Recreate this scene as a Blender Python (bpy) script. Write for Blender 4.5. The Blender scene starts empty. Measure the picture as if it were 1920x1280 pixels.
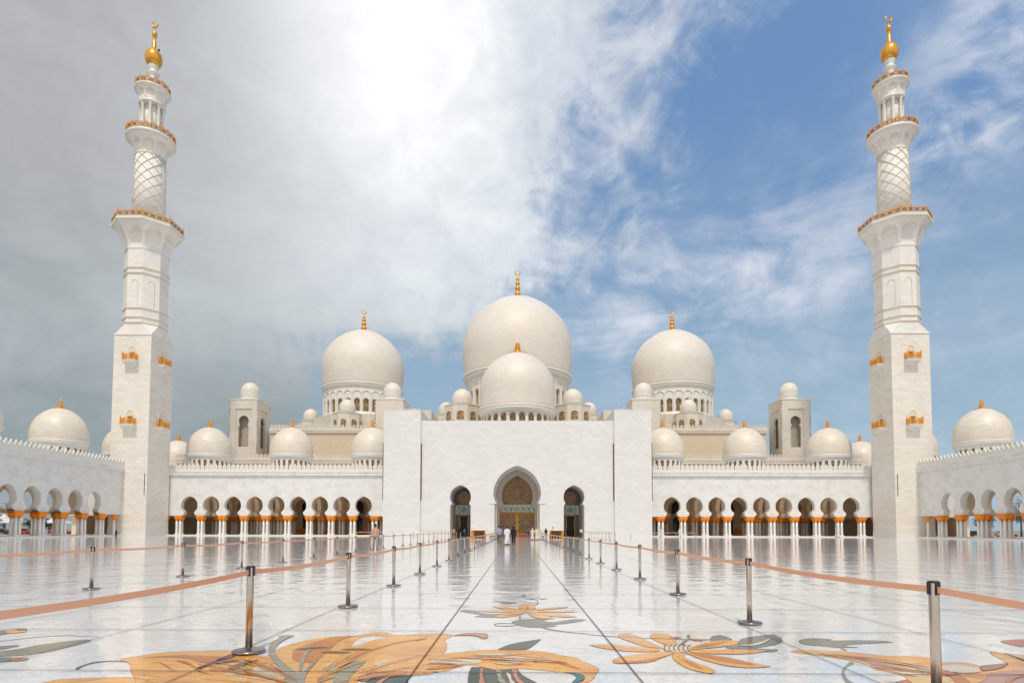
import bpy, bmesh, math, random
from math import sin, cos, pi, atan2, sqrt, radians
from mathutils import Vector, Matrix
from mathutils.geometry import tessellate_polygon

random.seed(7)
SC = bpy.context.scene
COL = SC.collection

# ------------------------------------------------------------------ materials
def nt(name):
    m = bpy.data.materials.new(name); m.use_nodes = True
    t = m.node_tree; b = t.nodes['Principled BSDF']
    return m, t, b
def nd(t, kind, **kw):
    n = t.nodes.new(kind)
    for k, v in kw.items():
        if k.startswith('i_'):
            n.inputs[k[2:].replace('_', ' ')].default_value = v
        else:
            setattr(n, k, v)
    return n
def rgb(c): return (c[0], c[1], c[2], 1.0)
def mixc(t, fac, a, b, blend='MIX'):
    n = t.nodes.new('ShaderNodeMix'); n.data_type = 'RGBA'; n.blend_type = blend
    for sock, v in ((0, fac), (6, a), (7, b)):
        if isinstance(v, bpy.types.NodeSocket): t.links.new(v, n.inputs[sock])
        elif sock == 0: n.inputs[0].default_value = v
        else: n.inputs[sock].default_value = rgb(v)
    return n.outputs[2]
def mth(t, op, a, b=None, c=None, clamp=False):
    n = t.nodes.new('ShaderNodeMath'); n.operation = op; n.use_clamp = clamp
    for i, v in enumerate((a, b, c)):
        if v is None: continue
        if isinstance(v, bpy.types.NodeSocket): t.links.new(v, n.inputs[i])
        else: n.inputs[i].default_value = v
    return n.outputs[0]
def sstep(t, x, lo, hi):
    n = t.nodes.new('ShaderNodeMapRange'); n.interpolation_type = 'SMOOTHSTEP'
    t.links.new(x, n.inputs[0]); n.inputs[1].default_value = lo; n.inputs[2].default_value = hi
    return n.outputs[0]

def marble(name, c1, c2, mortar, bw=1.0, bh=0.5, ms=0.012, mottle=0.5, rough=0.35, stain=(0.62, 0.55, 0.45), bump=0.15, mscale=0.25):
    m, t, b = nt(name)
    uv = nd(t, 'ShaderNodeTexCoord').outputs['UV']
    br = nd(t, 'ShaderNodeTexBrick', offset=0.5)
    br.inputs['Color1'].default_value = rgb(c1); br.inputs['Color2'].default_value = rgb(c2)
    br.inputs['Mortar'].default_value = rgb(mortar); br.inputs['Scale'].default_value = 1.0
    br.inputs['Brick Width'].default_value = bw; br.inputs['Row Height'].default_value = bh
    br.inputs['Mortar Size'].default_value = ms; br.inputs['Mortar Smooth'].default_value = 0.3
    t.links.new(uv, br.inputs['Vector'])
    n = nd(t, 'ShaderNodeTexNoise'); n.inputs['Scale'].default_value = mscale; n.inputs['Detail'].default_value = 7
    n.inputs['Roughness'].default_value = 0.65
    t.links.new(uv, n.inputs['Vector'])
    mp = nd(t, 'ShaderNodeMapping'); mp.inputs['Scale'].default_value = (0.9, 3.2, 1); t.links.new(uv, mp.inputs['Vector'])
    n2 = nd(t, 'ShaderNodeTexNoise'); n2.inputs['Scale'].default_value = 0.8; n2.inputs['Detail'].default_value = 5; t.links.new(mp.outputs[0], n2.inputs['Vector'])
    f = sstep(t, n.outputs[0], 0.42, 0.72)
    col = mixc(t, mth(t, 'MULTIPLY', f, mottle), br.outputs['Color'], stain)
    f2 = mth(t, 'MULTIPLY', sstep(t, n2.outputs[0], 0.5, 0.72), mottle * 0.55)
    col = mixc(t, f2, col, tuple(x * 0.78 for x in c2))
    t.links.new(col, b.inputs['Base Color'])
    b.inputs['Roughness'].default_value = rough
    bp = nd(t, 'ShaderNodeBump'); bp.inputs['Strength'].default_value = bump; bp.inputs['Distance'].default_value = 0.02
    t.links.new(mth(t, 'MULTIPLY', br.outputs['Fac'], -1.0), bp.inputs['Height']); t.links.new(bp.outputs[0], b.inputs['Normal'])
    return m

def plain(name, c, rough=0.5, metal=0.0, var=0.15, scale=3.0, spec=0.5):
    m, t, b = nt(name)
    tc = nd(t, 'ShaderNodeTexCoord').outputs['Object']
    n = nd(t, 'ShaderNodeTexNoise'); n.inputs['Scale'].default_value = scale; n.inputs['Detail'].default_value = 4
    t.links.new(tc, n.inputs['Vector'])
    col = mixc(t, mth(t, 'MULTIPLY', n.outputs[0], var * 2), c, tuple(x * 0.55 for x in c))
    t.links.new(col, b.inputs['Base Color'])
    b.inputs['Roughness'].default_value = rough; b.inputs['Metallic'].default_value = metal
    b.inputs['Specular IOR Level'].default_value = spec
    return m

M = {}
M['wall'] = marble('white_marble_wall', (0.79, 0.785, 0.77), (0.765, 0.76, 0.745), (0.70, 0.69, 0.67), 1.8, 0.9, 0.008, 0.75, 0.35, (0.62, 0.605, 0.58), 0.1, 0.55)
M['portal'] = marble('portal_marble', (0.77, 0.765, 0.75), (0.715, 0.71, 0.695), (0.58, 0.575, 0.56), 1.3, 0.62, 0.012, 0.5, 0.34, (0.66, 0.655, 0.645), 0.2, 0.16)
M['minaret'] = marble('minaret_marble', (0.86, 0.82, 0.75), (0.78, 0.735, 0.665), (0.60, 0.55, 0.48), 1.25, 0.62, 0.018, 0.35, 0.35, (0.72, 0.68, 0.6), 0.3)
M['shaft'] = marble('minaret_shaft_marble', (0.87, 0.85, 0.81), (0.80, 0.77, 0.72), (0.66, 0.62, 0.55), 1.3, 0.62, 0.012, 0.25, 0.6, (0.74, 0.69, 0.6))
M['dome'] = marble('dome_marble', (0.80, 0.76, 0.695), (0.75, 0.705, 0.635), (0.66, 0.61, 0.53), 1.3, 0.55, 0.016, 0.45, 0.5, (0.70, 0.60, 0.46), 0.1, 0.12)
M['domes'] = marble('arcade_dome_marble', (0.81, 0.75, 0.66), (0.73, 0.665, 0.575), (0.60, 0.53, 0.43), 0.8, 0.34, 0.016, 0.5, 0.42, (0.70, 0.59, 0.43), 0.15, 0.3)
M['hall'] = marble('hall_stone', (0.68, 0.58, 0.44), (0.64, 0.535, 0.40), (0.56, 0.46, 0.34), 1.2, 0.5, 0.008, 0.6, 0.5, (0.68, 0.56, 0.42))
M['tower'] = marble('tower_stone', (0.73, 0.685, 0.61), (0.69, 0.64, 0.56), (0.58, 0.53, 0.45), 1.2, 0.6, 0.01, 0.5, 0.45, (0.54, 0.48, 0.40))
M['trim'] = plain('marble_trim', (0.80, 0.78, 0.73), 0.35, 0, 0.08, 0.6)
M['tan'] = plain('tan_band', (0.72, 0.61, 0.47), 0.45, 0, 0.08, 0.6)
M['rib'] = plain('pale_marble_rib', (0.74, 0.67, 0.56), 0.5, 0, 0.08, 0.6)
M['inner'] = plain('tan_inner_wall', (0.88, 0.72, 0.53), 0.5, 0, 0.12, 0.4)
M['gold'] = plain('gold_leaf', (0.86, 0.42, 0.06), 0.3, 0.55, 0.12, 2.0)
M['capital'] = plain('orange_gilt_capital', (1.0, 0.31, 0.0), 0.38, 0.0, 0.35, 9.0)
M['rail'] = plain('orange_gilt_rail', (0.88, 0.38, 0.03), 0.4, 0.0, 0.2, 5.0)
M['railpanel'] = plain('dark_bronze_ornament', (0.16, 0.10, 0.06), 0.4, 0.3, 0.2, 5.0)
M['steel'] = plain('brushed_steel_pole', (0.66, 0.57, 0.49), 0.28, 1.0, 0.25, 30.0)
M['steelbase'] = plain('steel_base_plate', (0.34, 0.31, 0.30), 0.25, 0.9, 0.15, 12.0)
M['head'] = plain('dark_plastic_head', (0.03, 0.018, 0.02), 0.35)
M['belt'] = plain('salmon_webbing', (0.95, 0.50, 0.31), 0.7, 0, 0.05, 40.0)
M['sheenbelt'] = plain('sheen_webbing', (0.78, 0.68, 0.60), 0.7, 0, 0.05, 40.0)  # salmon belts far off: whitening by glare put into the webbing colour
M['wood'] = plain('orange_varnished_wood', (0.80, 0.29, 0.02), 0.35, 0, 0.25, 3.0)
M['darkwood'] = plain('dark_brown_wood', (0.22, 0.07, 0.02), 0.4, 0, 0.25, 3.0)
M['dark'] = plain('dark_opening', (0.02, 0.018, 0.016), 0.6)
M['glass'] = plain('grey_green_glass', (0.14, 0.15, 0.15), 0.25, 0, 0.5, 1.6)
M['glassdark'] = plain('dark_window_glass', (0.035, 0.04, 0.05), 0.12, 0, 0.3, 1.0)
M['lattice'] = plain('gilt_lattice', (0.70, 0.33, 0.06), 0.35, 0.3, 0.15, 3.0)
M['band'] = plain('pale_green_band', (0.62, 0.68, 0.62), 0.3, 0, 0.15, 3.0)
M['bandgreen'] = plain('green_inlay', (0.20, 0.36, 0.27), 0.3, 0, 0.1, 3.0)
M['reveal'] = plain('shaded_reveal_marble', (0.58, 0.55, 0.51), 0.4, 0, 0.08, 0.3)  # gateway marble darkened: shade of the deep passage put into its colour
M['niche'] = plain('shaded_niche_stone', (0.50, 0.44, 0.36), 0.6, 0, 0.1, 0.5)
def window_mat():
    m, t, b = nt('window_lattice_screen')
    uv = nd(t, 'ShaderNodeTexCoord').outputs['UV']
    v = nd(t, 'ShaderNodeTexVoronoi', feature='DISTANCE_TO_EDGE'); v.inputs['Scale'].default_value = 1.9
    t.links.new(uv, v.inputs['Vector'])
    f = sstep(t, v.outputs[0], 0.04, 0.14)
    t.links.new(mixc(t, f, (0.50, 0.33, 0.15), (0.075, 0.05, 0.03)), b.inputs['Base Color'])
    b.inputs['Roughness'].default_value = 0.4
    return m
M['bronze'] = window_mat()
def column_mat():
    m, t, b = nt('inlaid_column_marble')
    uv = nd(t, 'ShaderNodeTexCoord').outputs['UV']
    v = nd(t, 'ShaderNodeTexVoronoi'); v.inputs['Scale'].default_value = 6.5; v.inputs['Randomness'].default_value = 0.45
    t.links.new(uv, v.inputs['Vector'])
    f = sstep(t, v.outputs['Distance'], 0.16, 0.3)
    t.links.new(mixc(t, f, (0.13, 0.12, 0.12), (0.85, 0.84, 0.81)), b.inputs['Base Color'])
    b.inputs['Roughness'].default_value = 0.22
    return m
M['column'] = column_mat()

def inlay_mat(name, ca, cb, cc=None, streak=0.5):
    m, t, b = nt(name)
    tc = nd(t, 'ShaderNodeTexCoord').outputs['Object']
    mp = nd(t, 'ShaderNodeMapping'); mp.inputs['Scale'].default_value = (1.1, 4.5, 1); mp.inputs['Rotation'].default_value = (0, 0, 0.25)
    t.links.new(tc, mp.inputs['Vector'])
    n = nd(t, 'ShaderNodeTexNoise'); n.inputs['Scale'].default_value = 2.2; n.inputs['Detail'].default_value = 8; n.inputs['Distortion'].default_value = 1.2
    t.links.new(mp.outputs[0], n.inputs['Vector'])
    col = mixc(t, mth(t, 'MULTIPLY', sstep(t, n.outputs[0], 0.45, 0.68), streak), ca, cb)
    if cc:
        n2 = nd(t, 'ShaderNodeTexNoise'); n2.inputs['Scale'].default_value = 1.1; n2.inputs['Detail'].default_value = 6; n2.inputs['Distortion'].default_value = 2.0
        t.links.new(mp.outputs[0], n2.inputs['Vector'])
        col = mixc(t, sstep(t, n2.outputs[0], 0.60, 0.68), col, cc)
    # the flower is cut from many stone pieces, each with its own tone, with hairline seams
    vp = nd(t, 'ShaderNodeTexVoronoi'); vp.inputs['Scale'].default_value = 0.9; t.links.new(mp.outputs[0], vp.inputs['Vector'])
    sc_ = nd(t, 'ShaderNodeSeparateColor'); t.links.new(vp.outputs['Color'], sc_.inputs[0])
    col = mixc(t, mth(t, 'MULTIPLY', sc_.outputs[0], 0.34), col, tuple(x * 0.62 for x in cb))
    ve = nd(t, 'ShaderNodeTexVoronoi', feature='DISTANCE_TO_EDGE'); ve.inputs['Scale'].default_value = 0.9; t.links.new(mp.outputs[0], ve.inputs['Vector'])
    col = mixc(t, mth(t, 'MULTIPLY', sstep(t, ve.outputs[0], 0.016, 0.004), 0.55), col, tuple(x * 0.3 for x in cb))
    nf = nd(t, 'ShaderNodeTexNoise'); nf.inputs['Scale'].default_value = 9.0; nf.inputs['Detail'].default_value = 9; nf.inputs['Distortion'].default_value = 1.5; t.links.new(mp.outputs[0], nf.inputs['Vector'])
    col = mixc(t, mth(t, 'MULTIPLY', sstep(t, nf.outputs[0], 0.54, 0.70), 0.5), col, tuple(min(1, x * 0.55) for x in ca))
    t.links.new(col, b.inputs['Base Color'])
    b.inputs['Roughness'].default_value = 0.14; b.inputs['Specular IOR Level'].default_value = 0.35
    n3 = nd(t, 'ShaderNodeTexNoise'); n3.inputs['Scale'].default_value = 30; t.links.new(tc, n3.inputs['Vector'])
    bp = nd(t, 'ShaderNodeBump'); bp.inputs['Strength'].default_value = 0.1; bp.inputs['Distance'].default_value = 0.003
    t.links.new(n3.outputs[0], bp.inputs['Height']); t.links.new(bp.outputs[0], b.inputs['Normal'])
    return m
IM = {
 'orange': inlay_mat('orange_marble_inlay', (0.88, 0.45, 0.11), (0.74, 0.27, 0.025), (0.82, 0.58, 0.26), 0.8),
 'rust': inlay_mat('rust_marble_inlay', (0.64, 0.21, 0.012), (0.46, 0.12, 0.008), None, 0.7),
 'cream': inlay_mat('cream_marble_inlay', (0.76, 0.68, 0.54), (0.70, 0.42, 0.16), None, 0.7),
 'olive': inlay_mat('olive_marble_inlay', (0.27, 0.25, 0.17), (0.42, 0.40, 0.34), None, 0.8),
 'maroon': inlay_mat('maroon_marble_inlay', (0.16, 0.07, 0.07), (0.2, 0.1, 0.1)),
 'salmon': inlay_mat('salmon_marble_inlay', (0.62, 0.22, 0.13), (0.5, 0.2, 0.12)),
 'rose': inlay_mat('rose_marble_inlay', (0.62, 0.32, 0.22), (0.55, 0.26, 0.17)),
 'rose2': inlay_mat('dark_rose_marble_inlay', (0.40, 0.14, 0.10), (0.3, 0.1, 0.08)),
 'redrose': inlay_mat('red_marble_inlay', (0.50, 0.13, 0.07), (0.38, 0.09, 0.05)),
 'teal': inlay_mat('teal_marble_inlay', (0.02, 0.06, 0.06), (0.08, 0.13, 0.12)),
 'bluegreen': inlay_mat('blue_green_marble_inlay', (0.04, 0.17, 0.20), (0.03, 0.1, 0.12)),
 'grey': inlay_mat('grey_green_marble_inlay', (0.15, 0.155, 0.13), (0.24, 0.24, 0.21)),
 'grey2': inlay_mat('sage_marble_inlay', (0.25, 0.24, 0.15), (0.17, 0.17, 0.13)),
 'gold': inlay_mat('golden_onyx_inlay', (0.66, 0.42, 0.14), (0.72, 0.6, 0.36), None, 0.9),
}

def floor_mat():
    m, t, b = nt('polished_white_marble_mosaic')
    tc = nd(t, 'ShaderNodeTexCoord').outputs['Object']
    v = nd(t, 'ShaderNodeTexVoronoi'); v.inputs['Scale'].default_value = 26; t.links.new(tc, v.inputs['Vector'])
    sep = nd(t, 'ShaderNodeSeparateColor'); t.links.new(v.outputs['Color'], sep.inputs[0])
    ve = nd(t, 'ShaderNodeTexVoronoi', feature='DISTANCE_TO_EDGE'); ve.inputs['Scale'].default_value = 26; t.links.new(tc, ve.inputs['Vector'])
    n = nd(t, 'ShaderNodeTexNoise'); n.inputs['Scale'].default_value = 0.8; n.inputs['Detail'].default_value = 8; t.links.new(tc, n.inputs['Vector'])
    # each slab of the paving has its own slight tone
    mp = nd(t, 'ShaderNodeMapping'); mp.inputs['Location'].default_value = (-1.19 / 2.24, -6.11 / 2.46, 0); mp.inputs['Scale'].default_value = (1 / 2.24, 1 / 2.46, 1)
    t.links.new(tc, mp.inputs['Vector'])
    fl = nd(t, 'ShaderNodeVectorMath', operation='FLOOR'); t.links.new(mp.outputs[0], fl.inputs[0])
    wn = nd(t, 'ShaderNodeTexWhiteNoise', noise_dimensions='2D'); t.links.new(fl.outputs[0], wn.inputs['Vector'])
    col = mixc(t, sep.outputs[0], (0.92, 0.925, 0.93), (0.73, 0.735, 0.74))
    col = mixc(t, mth(t, 'MULTIPLY', sstep(t, ve.outputs[0], 0.07, 0.0), 0.3), col, (0.5, 0.5, 0.49))
    col = mixc(t, mth(t, 'MULTIPLY', sstep(t, n.outputs[0], 0.45, 0.75), 0.35), col, (0.72, 0.715, 0.71))
    col = mixc(t, mth(t, 'MULTIPLY', wn.outputs['Value'], 0.32), col, (0.61, 0.605, 0.60))
    t.links.new(col, b.inputs['Base Color'])
    b.inputs['Roughness'].default_value = 0.06; b.inputs['IOR'].default_value = 1.8
    # scuffs and dried water marks change the polish
    rg = nd(t, 'ShaderNodeTexNoise'); rg.inputs['Scale'].default_value = 0.35; rg.inputs['Detail'].default_value = 9; rg.inputs['Roughness'].default_value = 0.7; t.links.new(tc, rg.inputs['Vector'])
    t.links.new(mth(t, 'ADD', mth(t, 'MULTIPLY', sstep(t, rg.outputs[0], 0.35, 0.7), 0.08), 0.02), b.inputs['Roughness'])
    # polished slabs are never perfectly flat: slow waves + tile tilt
    w1 = nd(t, 'ShaderNodeTexNoise'); w1.inputs['Scale'].default_value = 1.1; w1.inputs['Detail'].default_value = 4; t.links.new(tc, w1.inputs['Vector'])
    w2 = nd(t, 'ShaderNodeTexNoise'); w2.inputs['Scale'].default_value = 9; w2.inputs['Detail'].default_value = 2; t.links.new(tc, w2.inputs['Vector'])
    h = mth(t, 'ADD', mth(t, 'MULTIPLY', w1.outputs[0], 1.0), mth(t, 'MULTIPLY', w2.outputs[0], 0.05))
    bp = nd(t, 'ShaderNodeBump'); bp.inputs['Strength'].default_value = 1.0; bp.inputs['Distance'].default_value = 0.024
    t.links.new(h, bp.inputs['Height']); t.links.new(bp.outputs[0], b.inputs['Normal'])
    return m
M['floor'] = floor_mat()

# ------------------------------------------------------------------ mesh builder
class MB:
    def __init__(s): s.v = []; s.f = []; s.uv = []; s.sm = []; s.M = Matrix.Identity(4)
    def add(s, verts, faces, uvs=None, smooth=False):
        o = len(s.v); pts = [s.M @ Vector(p) for p in verts]; s.v += pts
        for i, f in enumerate(faces):
            s.f.append([o + k for k in f]); s.sm.append(smooth)
            if uvs: s.uv.append(uvs[i])
            else:
                P = [pts[k] for k in f]
                n = Vector((0, 0, 0))
                for k in range(len(P)):
                    a, c = P[k], P[(k + 1) % len(P)]
                    n += a.cross(c)
                ax = max(range(3), key=lambda k: abs(n[k]))
                if ax == 2: s.uv.append([(p.x, p.y) for p in P])
                elif ax == 0: s.uv.append([(p.y + 0.37, p.z) for p in P])
                else: s.uv.append([(p.x, p.z) for p in P])
        return s
    def box(s, x0, x1, y0, y1, z0, z1):
        v = [(x0,y0,z0),(x1,y0,z0),(x1,y1,z0),(x0,y1,z0),(x0,y0,z1),(x1,y0,z1),(x1,y1,z1),(x0,y1,z1)]
        return s.add(v, [(0,3,2,1),(4,5,6,7),(0,1,5,4),(1,2,6,5),(2,3,7,6),(3,0,4,7)])
    def lathe(s, prof, seg=32, cx=0, cy=0, smooth=True, us=None, ph=0.0, squash=1.0, cap=True):
        R = max(p[0] for p in prof); us = us or R
        v = []; fs = []; uvs = []
        L = [0]
        for i in range(1, len(prof)): L.append(L[-1] + sqrt((prof[i][0]-prof[i-1][0])**2 + (prof[i][1]-prof[i-1][1])**2))
        for r, z in prof:
            for k in range(seg):
                a = 2*pi*k/seg + ph; v.append((cx + r*cos(a), cy + squash*r*sin(a), z))
        for i in range(len(prof)-1):
            for k in range(seg):
                k2 = (k+1) % seg
                fs.append((i*seg+k, i*seg+k2, (i+1)*seg+k2, (i+1)*seg+k))
                u0, u1 = 2*pi*k/seg*us, 2*pi*(k+1)/seg*us
                uvs.append([(u0, L[i]), (u1, L[i]), (u1, L[i+1]), (u0, L[i+1])])
        if cap:
            for i, z in ((0, 0), (len(prof)-1, 1)):
                if prof[i][0] > 1e-4:
                    fs.append([i*seg+k for k in (range(seg) if z else reversed(range(seg)))]); uvs.append([(0, 0)]*seg)
        return s.add(v, fs, uvs, smooth)
    def tube(s, pts, r, seg=6, smooth=True):
        pts = [Vector(p) for p in pts]; n = len(pts)
        rr = r if isinstance(r, (list, tuple)) else [r]*n
        v = []; fs = []
        for i, p in enumerate(pts):
            d = (pts[min(i+1, n-1)] - pts[max(i-1, 0)]).normalized()
            a = d.cross(Vector((0, 0, 1)))
            if a.length < 0.05: a = d.cross(Vector((0, 1, 0)))
            a.normalize(); b = d.cross(a)
            for k in range(seg):
                t = 2*pi*k/seg; v.append(p + (a*cos(t) + b*sin(t))*rr[i])
        for i in range(n-1):
            for k in range(seg):
                k2 = (k+1) % seg; fs.append((i*seg+k, i*seg+k2, (i+1)*seg+k2, (i+1)*seg+k))
        fs.append(list(reversed(range(seg)))); fs.append([(n-1)*seg+k for k in range(seg)])
        return s.add(v, fs, None, smooth)
    def panel(s, outer, holes=(), th=0.5, y=0.0, back=True):
        """flat panel in the local XZ plane, front at y facing -y, thickness th"""
        loops = [outer] + list(holes)
        P = [p for l in loops for p in l]; N = len(P)
        tris = tessellate_polygon([[Vector((a, b, 0)) for a, b in l] for l in loops])
        v = [(a, y, b) for a, b in P] + [(a, y + th, b) for a, b in P]
        fs = []; uvs = []
        for t3 in tris:
            a, b, c = (P[i] for i in t3)
            ar = (b[0]-a[0])*(c[1]-a[1]) - (c[0]-a[0])*(b[1]-a[1])
            if abs(ar) < 1e-9: continue
            if ar < 0: t3 = (t3[0], t3[2], t3[1])
            fs.append(tuple(t3)); uvs.append([P[i] for i in t3])
            if back and th > 0:
                fs.append((t3[0]+N, t3[2]+N, t3[1]+N)); uvs.append([P[t3[0]], P[t3[2]], P[t3[1]]])
        s.add(v, fs, uvs, False)
        if th > 0:
            for li, l in enumerate(loops):
                ar = sum(l[i][0]*l[(i+1) % len(l)][1] - l[(i+1) % len(l)][0]*l[i][1] for i in range(len(l)))
                q = list(l)
                if (ar > 0) != (li == 0): q.reverse()
                n = len(q); vv = [(a, y, b) for a, b in q] + [(a, y+th, b) for a, b in q]
                d = [0]
                for i in range(n): d.append(d[-1] + sqrt((q[(i+1) % n][0]-q[i][0])**2 + (q[(i+1) % n][1]-q[i][1])**2))
                ff = []; uu = []
                for i in range(n):
                    j = (i+1) % n; ff.append((j, i, i+n, j+n))
                    uu.append([(0.3, d[i+1]), (0.3, d[i]), (0.3+th, d[i]), (0.3+th, d[i+1])])
                s.add(vv, ff, uu, False)
        return s
    def build(s, name, mat, parent=None, loc=None):
        me = bpy.data.meshes.new(name)
        me.from_pydata([tuple(p) for p in s.v], [], s.f)
        uvl = me.uv_layers.new(name='UVMap')
        flat = [c for f in s.uv for uv in f for c in uv]
        uvl.data.foreach_set('uv', flat)
        me.polygons.foreach_set('use_smooth', s.sm)
        me.materials.append(mat); me.update()
        o = bpy.data.objects.new(name, me); COL.objects.link(o)
        if parent is not None: o.parent = parent
        if loc: o.location = loc
        return o

def thing(name, label, cat, loc=(0, 0, 0), rz=0.0, group=None):
    o = bpy.data.objects.new(name, None); COL.objects.link(o)
    o.empty_display_size = 0.5
    o.location = loc; o.rotation_euler = (0, 0, rz)
    o['label'] = label; o['category'] = cat
    if group: o['group'] = group
    return o
def tag(o, label, cat, group=None):
    o['label'] = label; o['category'] = cat
    if group: o['group'] = group
    return o
def struct(o): o['kind'] = 'structure'; return o
def copy_tree(o, parent=None):
    c = o.copy(); COL.objects.link(c); c.parent = parent
    for ch in list(o.children): copy_tree(ch, c)
    return c
def placed(mb, name, mat, parent, wx, wy, wz):
    """mesh written in the coordinates of a point (wx,wy,wz) of the parent"""
    return mb.build(name, mat, parent, (wx, wy, wz))

# ------------------------------------------------------------------ outlines
def arch_pts(cx, w, z0, zs, ztop, n=14):
    """round or slightly pointed arch outline, counter-clockwise, half width w, springing zs, top ztop"""
    p = [(cx - w, z0), (cx + w, z0), (cx + w, zs)]
    for i in range(1, n):
        a = pi*i/n; p.append((cx + w*cos(a), zs + (ztop-zs)*sin(a)**0.92))
    p.append((cx - w, zs)); return p
def keyhole(cx, zc, r, neck, zn, jamb, zj, z0, point=0.10, n=30):
    """horseshoe arch: circle radius r at zc, neck half width at zn, then flaring to jamb half width at zj, down to z0"""
    a0 = math.asin(max(-1, min(1, (zn - zc)/r)))            # negative
    x_at = r*cos(a0); k = neck/x_at
    p = [(cx - jamb, z0), (cx + jamb, z0), (cx + jamb, zj)]
    m = 4
    for i in range(1, m):
        t = i/m; p.append((cx + jamb + (neck-jamb)*(sin(t*pi/2)), zj + (zn-zj)*(1-cos(t*pi/2))*1.0))
    for i in range(n+1):
        a = a0 + (pi - 2*a0)*i/n
        kk = 1 + (k-1)*max(0, -sin(a))/max(1e-6, -sin(a0)) if a0 < 0 else 1
        x = r*cos(a)*kk; z = r*sin(a)
        z += point*r*max(0, 1 - abs(x)/(0.55*r))**1.5
        p.append((cx + x, zc + z))
    for i in range(m-1, 0, -1):
        t = i/m; p.append((cx - (jamb + (neck-jamb)*(sin(t*pi/2))), zj + (zn-zj)*(1-cos(t*pi/2))*1.0))
    p.append((cx - jamb, zj))
    return p

# ------------------------------------------------------------------ shared architecture pieces
def ring_mat(a, cx=0, cy=0, z=0):
    return Matrix.Translation((cx, cy, z)) @ Matrix.Rotation(a + pi/2, 4, 'Z')

def merlon_row(mb, L, z, h=1.62, pitch=0.92, th=0.22, base=0.42):
    """pointed leaf merlons in a pierced row, in the local XZ plane from x=0 to L"""
    n = max(1, round(L/pitch)); p = L/n
    z0 = z - 0.05
    mb.panel([(0, z0), (L, z0), (L, z + base*0.45), (0, z + base*0.45)], (), th)
    for i in range(n):
        c = (i + 0.5)*p; w = p*0.5
        o = [(c-w*0.98, z+base*0.45), (c-w*0.98, z+base), (c-w*0.60, z+base+0.10*h), (c-w*0.84, z+base+0.26*h), (c-w*0.72, z+base+0.42*h),
             (c-w*0.36, z+base+0.56*h), (c-w*0.12, z+h*0.93), (c, z+h*1.04)]
        o = o + [(2*c-x, y) for x, y in reversed(o[:-1])]
        o.reverse()
        s = w*0.2; zc = z+base+0.27*h
        hole = [(c-s, zc-0.02), (c-0.02, zc-0.2), (c+s, zc-0.02), (c+s*0.7, zc+0.14), (c, zc+0.26), (c-s*0.7, zc+0.14)]
        mb.panel(o, [hole], th)

def cornice(mb, x0, x1, y0, y1, z0, z1, out):
    h = z1 - z0
    mb.box(x0, x1, y0, y1, z0, z1)

def finial(h, disc, crescent=False, ring_r=0.0):
    mb = MB(); b = h
    p = [(disc, -0.08*disc), (disc*1.02, 0.0), (disc*0.62, 0.09*disc), (disc*0.30, 0.14*disc), (disc*0.22, 0.20*disc)]
    z = 0.20*disc; r = disc*0.30; avail = (h - z)
    segs = [(0.33, 0.22), (0.29, 0.19), (0.24, 0.16), (0.18, 0.13)]
    k = 1.0 if not crescent else 1.25
    for fr, fz in segs:
        zz = avail*fz*k
        R = disc*fr*1.15
        for t in (0.12, 0.35, 0.6, 0.85, 1.0):
            p.append((max(0.03, R*(0.42 + 0.58*sin(pi*min(1, t)))), z + zz*t))
        z += zz
    p.append((0.035*disc + 0.01, z + avail*0.05)); p.append((0.02, h-0.02)); p.append((0.0, h))
    mb.lathe(p, 20)
    if crescent:
        R = ring_r; zc = h + R*0.9
        pts = []; rr = []
        for i in range(33):
            a = pi/2 + 0.12 + (2*pi - 0.24)*i/32
            pts.append((R*cos(a), 0, zc + R*sin(a))); rr.append(R*(0.09 + 0.17*sin(pi*i/32)))
        mb.tube(pts, rr, 8)
    return mb

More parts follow.
